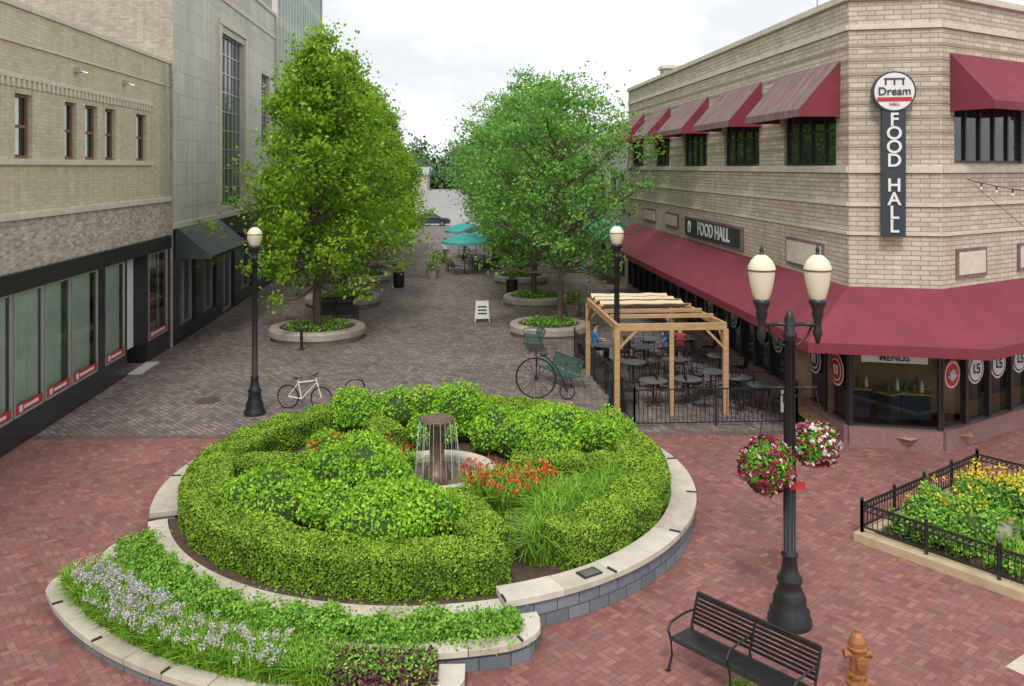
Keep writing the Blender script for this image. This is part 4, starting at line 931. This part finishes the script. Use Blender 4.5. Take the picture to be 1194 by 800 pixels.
def chair():
    mb=MB(); m=M['black']
    for x in (-.21,.21):
        mb.tube([(x,-.22,0),(x,-.2,.44),(x,.2,.44),(x,.24,0)],.014,m,5); mb.tube([(x,.2,.44),(x*.9,.27,.86)],.014,m,5); mb.tube([(x*1.12,-.18,.44),(x*1.12,-.18,.64),(x*1.1,.22,.66)],.012,m,5)
    mb.box(-.21,.21,-.21,.21,.44,.455,m)
    for i in range(5): mb.obox((-.16+i*.08,.21,.46),(-.15+i*.075,.27,.85),.025,.008,m)
    mb.tube([(-.19,.27,.86),(.19,.27,.86)],.014,m,5)
    return mb
cm=chair().obj('patio_chair',None,(0,0,0))
M['tabletop']=mk('table_top_grey',(.16,.16,.165),None,6,.4)
def table(): 
    mb=MB(); m=M['black']; mb.lathe([(.001,.735),(.42,.735),(.42,.72),(.001,.72)],(0,0,0),M['tabletop'],20); mb.tube([(0,0,.03),(0,0,.72)],.03,m,8)
    for k in range(4): a=k*math.pi/2+.78; mb.tube([(0,0,.12),(.3*math.cos(a),.3*math.sin(a),.02)],.018,m,5)
    return mb
tm=table().obj('patio_table',None,(0,0,0))
tabs=[(4.15,25.2),(5.2,25.4),(6.1,26.3),(3.9,27.6),(5.3,28.0),(7.2,24.7),(3.25,30.2),(5.0,31.4),(6.9,28.5),(6.6,31.6),(6.75,25.6),(4.6,29.9),(-3.1,56),(-1.9,59),(-4.3,60.5),(-2.6,62),(-3.7,66)]
first=True
for i,(x,y) in enumerate(tabs):
    if first: tm.location=(x,y,.01)
    else: dup(tm,'patio_table',(x,y,.01))
    for k in range(3 if i%2 else 2):
        th=i*1.1+k*(math.pi if i%2==0 else 2.1); cxp=(x+.68*math.cos(th),y+.68*math.sin(th),.01); rz=th-math.pi/2
        if first and k==0: cm.location=cxp; cm.rotation_euler[2]=rz
        else: dup(cm,'patio_chair',cxp,rz)
    first=False
for x,y,mt in ((-3.1,56,'teal'),(-1.9,59,'teal'),(-2.6,62,'signblack'),(-3.7,66,'teal')):
    e=empty('patio_umbrella',(x,y,0)); mb=MB(); mb.tube([(0,0,0),(0,0,2.7)],.03,M['steel'],8); mb.lathe([(.001,2.75),(.7,2.55),(1.5,2.15),(1.52,2.0)],(0,0,0),M[mt],8); mb.obj('canopy_and_pole',e)
for x,y in ((-5.0,54),(-4.6,58),(-5.3,60),(2.9,40.5)):
    e=empty('flower_pot',(x,y,0)); mb=MB(); mb.lathe([(.28,0),(.42,.5),(.45,.55),(.38,.55),(.36,.5),(.001,.5)],(0,0,0),M['concrete'],16); mb.obj('pot',e)
    p=RNG.normal(size=(500,3))*.22+np.array([0,0,.75]); leaves('foliage',p,.12,L['cover'],e); p=RNG.normal(size=(160,3))*.25+np.array([0,0,.85]); leaves('petals',p,.1,L['petalmix'],e)
for x,y in ((-.0,46.5),(-6.6,50)):
    e=empty('litter_bin',(x,y,0)); mb=MB(); mb.lathe([(.24,0),(.3,.1),(.3,.85),(.33,.87),(.33,.92),(.28,.94),(.12,1.05),(.12,.98),(.001,.98)],(0,0,0),M['black'],18)
    for k in range(18): a_=k*math.pi/9; mb.obox((.31*math.cos(a_),.31*math.sin(a_),.1),(.31*math.cos(a_),.31*math.sin(a_),.85),.03,.01,M['black'])
    mb.obj('body',e)
e=empty('sandwich_board_sign',(-1.36,38.9,.01),.1); mb=MB()
for s in (-1,1):
    mb.obox((-.32,s*.22,0),(-.27,s*.03,.95),.05,.03,M['white']); mb.obox((.32,s*.22,0),(.27,s*.03,.95),.05,.03,M['white'])
    mb.add([(-.3,s*.18,.15),(.3,s*.18,.15),(.28,s*.04,.93),(-.28,s*.04,.93)],[(0,1,2,3)],M['white'])
    for z_ in (.35,.5,.65): y_=s*(.18-.14*(z_-.15)/.78+.012); mb.box(-.2,.2,min(y_,y_+s*.004),max(y_,y_+s*.004),z_,z_+.06,M['signblack'])
mb.obj('boards',e)
mb=MB(); mb.lathe([(.09,0),(.09,.05),(.06,.08),(.055,.75),(.075,.78),(.05,.86),(.001,.88)],(-8.05,32.8,0),M['black'],14); mb.obj('bollard')
mb=MB(); mb.tube([(-.3,0,0),(-.3,0,.4),(-.24,0,.52),(-.1,0,.58),(.1,0,.58),(.24,0,.52),(.3,0,.4),(.3,0,0)],.025,M['black'],8); mb.obj('bicycle_hoop_rack',None,(-4.75,25.9,0),.5)
# ------------------------------------------------------------------ bicycle
def wheel(mb,x,z,r,tm_,rim,ns=14):
    mb.ring((x,0,z),(0,1,0),r,.02,tm_,32,6); mb.ring((x,0,z),(0,1,0),r-.03,.01,rim,28,5)
    for k in range(ns): a_=k*2*math.pi/ns; mb.tube([(x,0,z),(x+(r-.03)*math.cos(a_),0,z+(r-.03)*math.sin(a_))],.003,rim,3)
    mb.tube([(x,-.05,z),(x,.05,z)],.02,rim,6)
e=empty('bicycle',(-5.98,24.75,.015),rad(-12)); mb=MB(); wheel(mb,-.52,.34,.33,M['rubber'],M['steel']); wheel(mb,.52,.34,.33,M['rubber'],M['steel']); mb.obj('wheels',e)
mb=MB(); F=M['white']
for p,q_ in (((-.52,0,.34),(-.1,0,.3)),((-.1,0,.3),(.36,0,.78)),((-.1,0,.3),(-.22,0,.86)),((-.19,0,.76),(.35,0,.85)),((-.52,0,.34),(-.19,0,.76)),((.34,0,.92),(.52,0,.34))): mb.tube([p,q_],.02,F,7)
mb.obj('frame',e); mb=MB()
mb.tube([(.33,0,.9),(.31,0,1.0)],.015,M['black'],6); mb.tube([(.22,-.26,1.0),(.33,-.2,1.02),(.33,.2,1.02),(.22,.26,1.0)],.014,M['black'],6)
mb.ell((-.23,0,.89),(.14,.07,.035),M['black'],10,6); mb.ring((-.1,0,.3),(0,1,0),.09,.01,M['black'],16,5); mb.tube([(-.1,-.08,.3),(-.02,-.09,.17)],.01,M['black'],5); mb.tube([(-.1,.08,.3),(-.18,.09,.43)],.01,M['black'],5)
mb.tube([(-.52,0.02,.34),(-.1,0.02,.21)],.006,M['black'],4); mb.obj('handlebar_saddle_cranks',e)
e=empty('penny_farthing_bicycle_rack',(.72,25.9,.015),rad(-8)); mb=MB(); B_=M['black']
mb.ring((0,0,.62),(0,1,0),.6,.026,B_,36,6)
for k in range(16): a_=k*math.pi/8; mb.tube([(0,0,.62),(.6*math.cos(a_),0,.62+.6*math.sin(a_))],.008,B_,4)
mb.ring((.95,0,.24),(0,1,0),.22,.02,B_,24,6)
for k in range(8): a_=k*math.pi/4; mb.tube([(.95,0,.24),(.95+.22*math.cos(a_),0,.24+.22*math.sin(a_))],.006,B_,4)
mb.tube([(0,0.04,.62),(.03,0.04,1.3),(0,0,1.4)],.02,B_,6); mb.tube([(.03,0,1.3),(.3,0,1.28),(.6,0,1.0),(.82,0,.6),(.95,0,.24)],.024,B_,6); mb.tube([(0,-.3,1.36),(0,-.1,1.42),(0,.1,1.42),(0,.3,1.36)],.015,B_,6); mb.ell((.24,0,1.34),(.14,.07,.04),B_,10,6)
mb.obj('wheels_and_frame',e)
# ------------------------------------------------------------------ people
def person(name,loc,rz,shirt,pants,stand=False):
    dz=.36 if stand else 0
    J={'pel':(0,0,.56+dz,.135),'sp':(0,.02,.78+dz,.12),'ch':(0,.01,.98+dz,.135),'nk':(0,-.01,1.13+dz,.055),'hb':(0,-.03,1.2+dz,.075),'hd':(0,-.04,1.29+dz,.095),'ht':(0,-.035,1.36+dz,.07)}
    Eg=[('pel','sp'),('sp','ch'),('ch','nk'),('nk','hb'),('hb','hd'),('hd','ht')]
    for s,t in ((-1,'l'),(1,'r')):
        J['sh'+t]=(s*.19,.01,1.04+dz,.06)
        if stand:
            J['hip'+t]=(s*.1,0,.84,.095);J['kn'+t]=(s*.11,-.03-.1*s,.47,.065);J['an'+t]=(s*.11,.02-.14*s,.09,.042);J['to'+t]=(s*.12,-.14-.14*s,.045,.04)
            J['el'+t]=(s*.25,.04,1.12,.045);J['wr'+t]=(s*.25,-.05,.88,.03);J['ha'+t]=(s*.24,-.08,.80,.032)
        else:
            J['hip'+t]=(s*.1,-.06,.53,.095);J['kn'+t]=(s*.13,-.45,.52,.065);J['an'+t]=(s*.13,-.43,.1,.042);J['to'+t]=(s*.14,-.58,.05,.04)
            J['el'+t]=(s*.25,-.04,.79,.045);J['wr'+t]=(s*.17,-.29,.77,.03);J['ha'+t]=(s*.15,-.37,.775,.032)
        Eg+=[('pel','hip'+t),('hip'+t,'kn'+t),('kn'+t,'an'+t),('an'+t,'to'+t),('ch','sh'+t),('sh'+t,'el'+t),('el'+t,'wr'+t),('wr'+t,'ha'+t)]
    ks=list(J); me=bpy.data.meshes.new('b'); me.from_pydata([J[k][:3] for k in ks],[(ks.index(a_),ks.index(b_)) for a_,b_ in Eg],[])
    o=bpy.data.objects.new('b',me); COL.objects.link(o); o.modifiers.new('s','SKIN'); sv_=me.skin_vertices[0].data
    for i,k in enumerate(ks): sv_[i].radius=(J[k][3],)*2; sv_[i].use_root=(k=='pel')
    o.modifiers.new('u','SUBSURF').levels=2
    dg=bpy.context.evaluated_depsgraph_get(); nm_=bpy.data.meshes.new_from_object(o.evaluated_get(dg)); bpy.data.objects.remove(o)
    e=empty(name,loc,rz); body=bpy.data.objects.new('body',nm_); COL.objects.link(body); body.parent=e
    nm_.materials.clear()
    for m_ in (shirt,pants,M['skin'],M['black']): nm_.materials.append(m_)
    for p in nm_.polygons:
        x,y,z=p.center; p.use_smooth=True
        if z>1.12+dz or (not stand and y<-.2 and z>.68) or (stand and abs(x)>.2 and z<1.0): k=2
        elif z<.09: k=3
        elif z<.62+dz: k=1
        else: k=0
        p.material_index=k
    mb=MB(); mb.ell((0,-.01,1.345+dz),(.098,.1,.1),M['hair'],14,10); mb.obj('hair',body,smooth=True)
    mb=MB(); mb.ell((0,-.137,1.27+dz),(.014,.02,.022),M['skin'],8,6)
    for s in (-1,1):
        mb.ell((s*.034,-.122,1.3+dz),(.012,.01,.008),M['black'],8,6); mb.ell((s*.096,-.03,1.28+dz),(.012,.02,.03),M['skin'],8,6)
        for k in range(4):
            if stand: mb.tube([(s*.24,-.08+(k-1.5)*.018,.79),(s*.235,-.085+(k-1.5)*.02,.74),(s*.225,-.085+(k-1.5)*.02,.71+.008*abs(k-1.5))],.008,M['skin'],5)
            else: mb.tube([(s*.15+(k-1.5)*.018,-.385,.775),(s*.15+(k-1.5)*.02,-.43,.772),(s*.15+(k-1.5)*.02,-.46+.008*abs(k-1.5),.76)],.008,M['skin'],5)
        if stand: mb.tube([(s*.235,-.1,.82),(s*.22,-.13,.78)],.009,M['skin'],5)
        else: mb.tube([(s*.13,-.36,.775),(s*.1,-.39,.77)],.009,M['skin'],5)
    mb.ell((0,-.122,1.225+dz),(.024,.008,.006),M['redcloth'],8,5); mb.obj('face_and_fingers',body,smooth=True)
    return e
def seat_person(x,y,rz,sh,pa):
    dup(cm,'patio_chair',(x,y,.01),rz); person('seated_person',(x,y,.0),rz,sh,pa)
seat_person(3.0,30.9,rad(100),M['blue'],M['dark']); seat_person(5.9,32.3,rad(-20),M['dark'],M['blue']); seat_person(6.0,30.6,rad(170),M['redcloth'],M['dark'])
person('walking_person',(-1.2,60,.005),rad(20),M['dark'],M['blue'],True); person('walking_person',(-4.9,63,.005),rad(160),M['white'],M['dark'],True); person('walking_person',(-3.9,72,.005),rad(-30),M['redcloth'],M['dark'],True)
# ------------------------------------------------------------------ string lights
e=empty('string_lights'); mb=MB()
def cat(p,q_,sag,n=16): 
    p,q_=Vector(p),Vector(q_); return [p.lerp(q_,i/n)-Vector((0,0,sag*4*(i/n)*(1-i/n))) for i in range(n+1)]
c1=cat((11.45,21.6,6.7),(12.6,13,7.2),.5); mb.tube(c1,.01,M['black'],4)
for p in c1[1:]: mb.tube([p,p-Vector((0,0,.09))],.02,M['black'],5); mb.ell(p-Vector((0,0,.14)),(.035,.035,.05),M['globe'],8,6)
mb.tube(cat((11.7,21.7,6.55),(12.6,15,3.5),.2,8),.008,M['black'],4); mb.obj('cable_and_bulbs',e)
# cars on the cross street
def car(loc,rz,mat):
    e=empty('parked_car',loc,rz); mb=MB()
    prof=[(-2.2,.32),(2.2,.32),(2.25,.7),(1.9,.88),(1.1,.95),(.45,1.42),(-1.0,1.45),(-1.75,1.0),(-2.2,.92)]
    n=len(prof); wd=lambda z:.88 if z<1 else .7
    vs=[(x,-wd(z),z) for x,z in prof]+[(x,wd(z),z) for x,z in prof]; mb.add(vs,[tuple(range(n)),tuple(range(2*n-1,n-1,-1))]+[(i,(i+1)%n,n+(i+1)%n,n+i) for i in range(n)],mat)
    for s in (-1,1): mb.add([(.95,s*.87,1.0),(.4,s*.735,1.36),(-.95,s*.735,1.38),(-1.5,s*.87,1.02)],[(0,1,2,3)],M['glass'])
    mb.add([(1.08,-.75,.99),(1.08,.75,.99),(.5,.62,1.39),(.5,-.62,1.39)],[(0,1,2,3)],M['glass'])
    for x in (-1.35,1.35):
        for s in (-.8,.8): mb.tube([(x,s-.11,.33),(x,s+.11,.33)],.33,M['rubber'],18); mb.tube([(x,s*1.14-.01,.33),(x,s*1.14+.01,.33)],.2,M['steel'],12)
    mb.obj('body_and_wheels',e)
car((-9.6,102,.02),0,M['dark']); car((-14.5,104,.02),0,M['steel'])
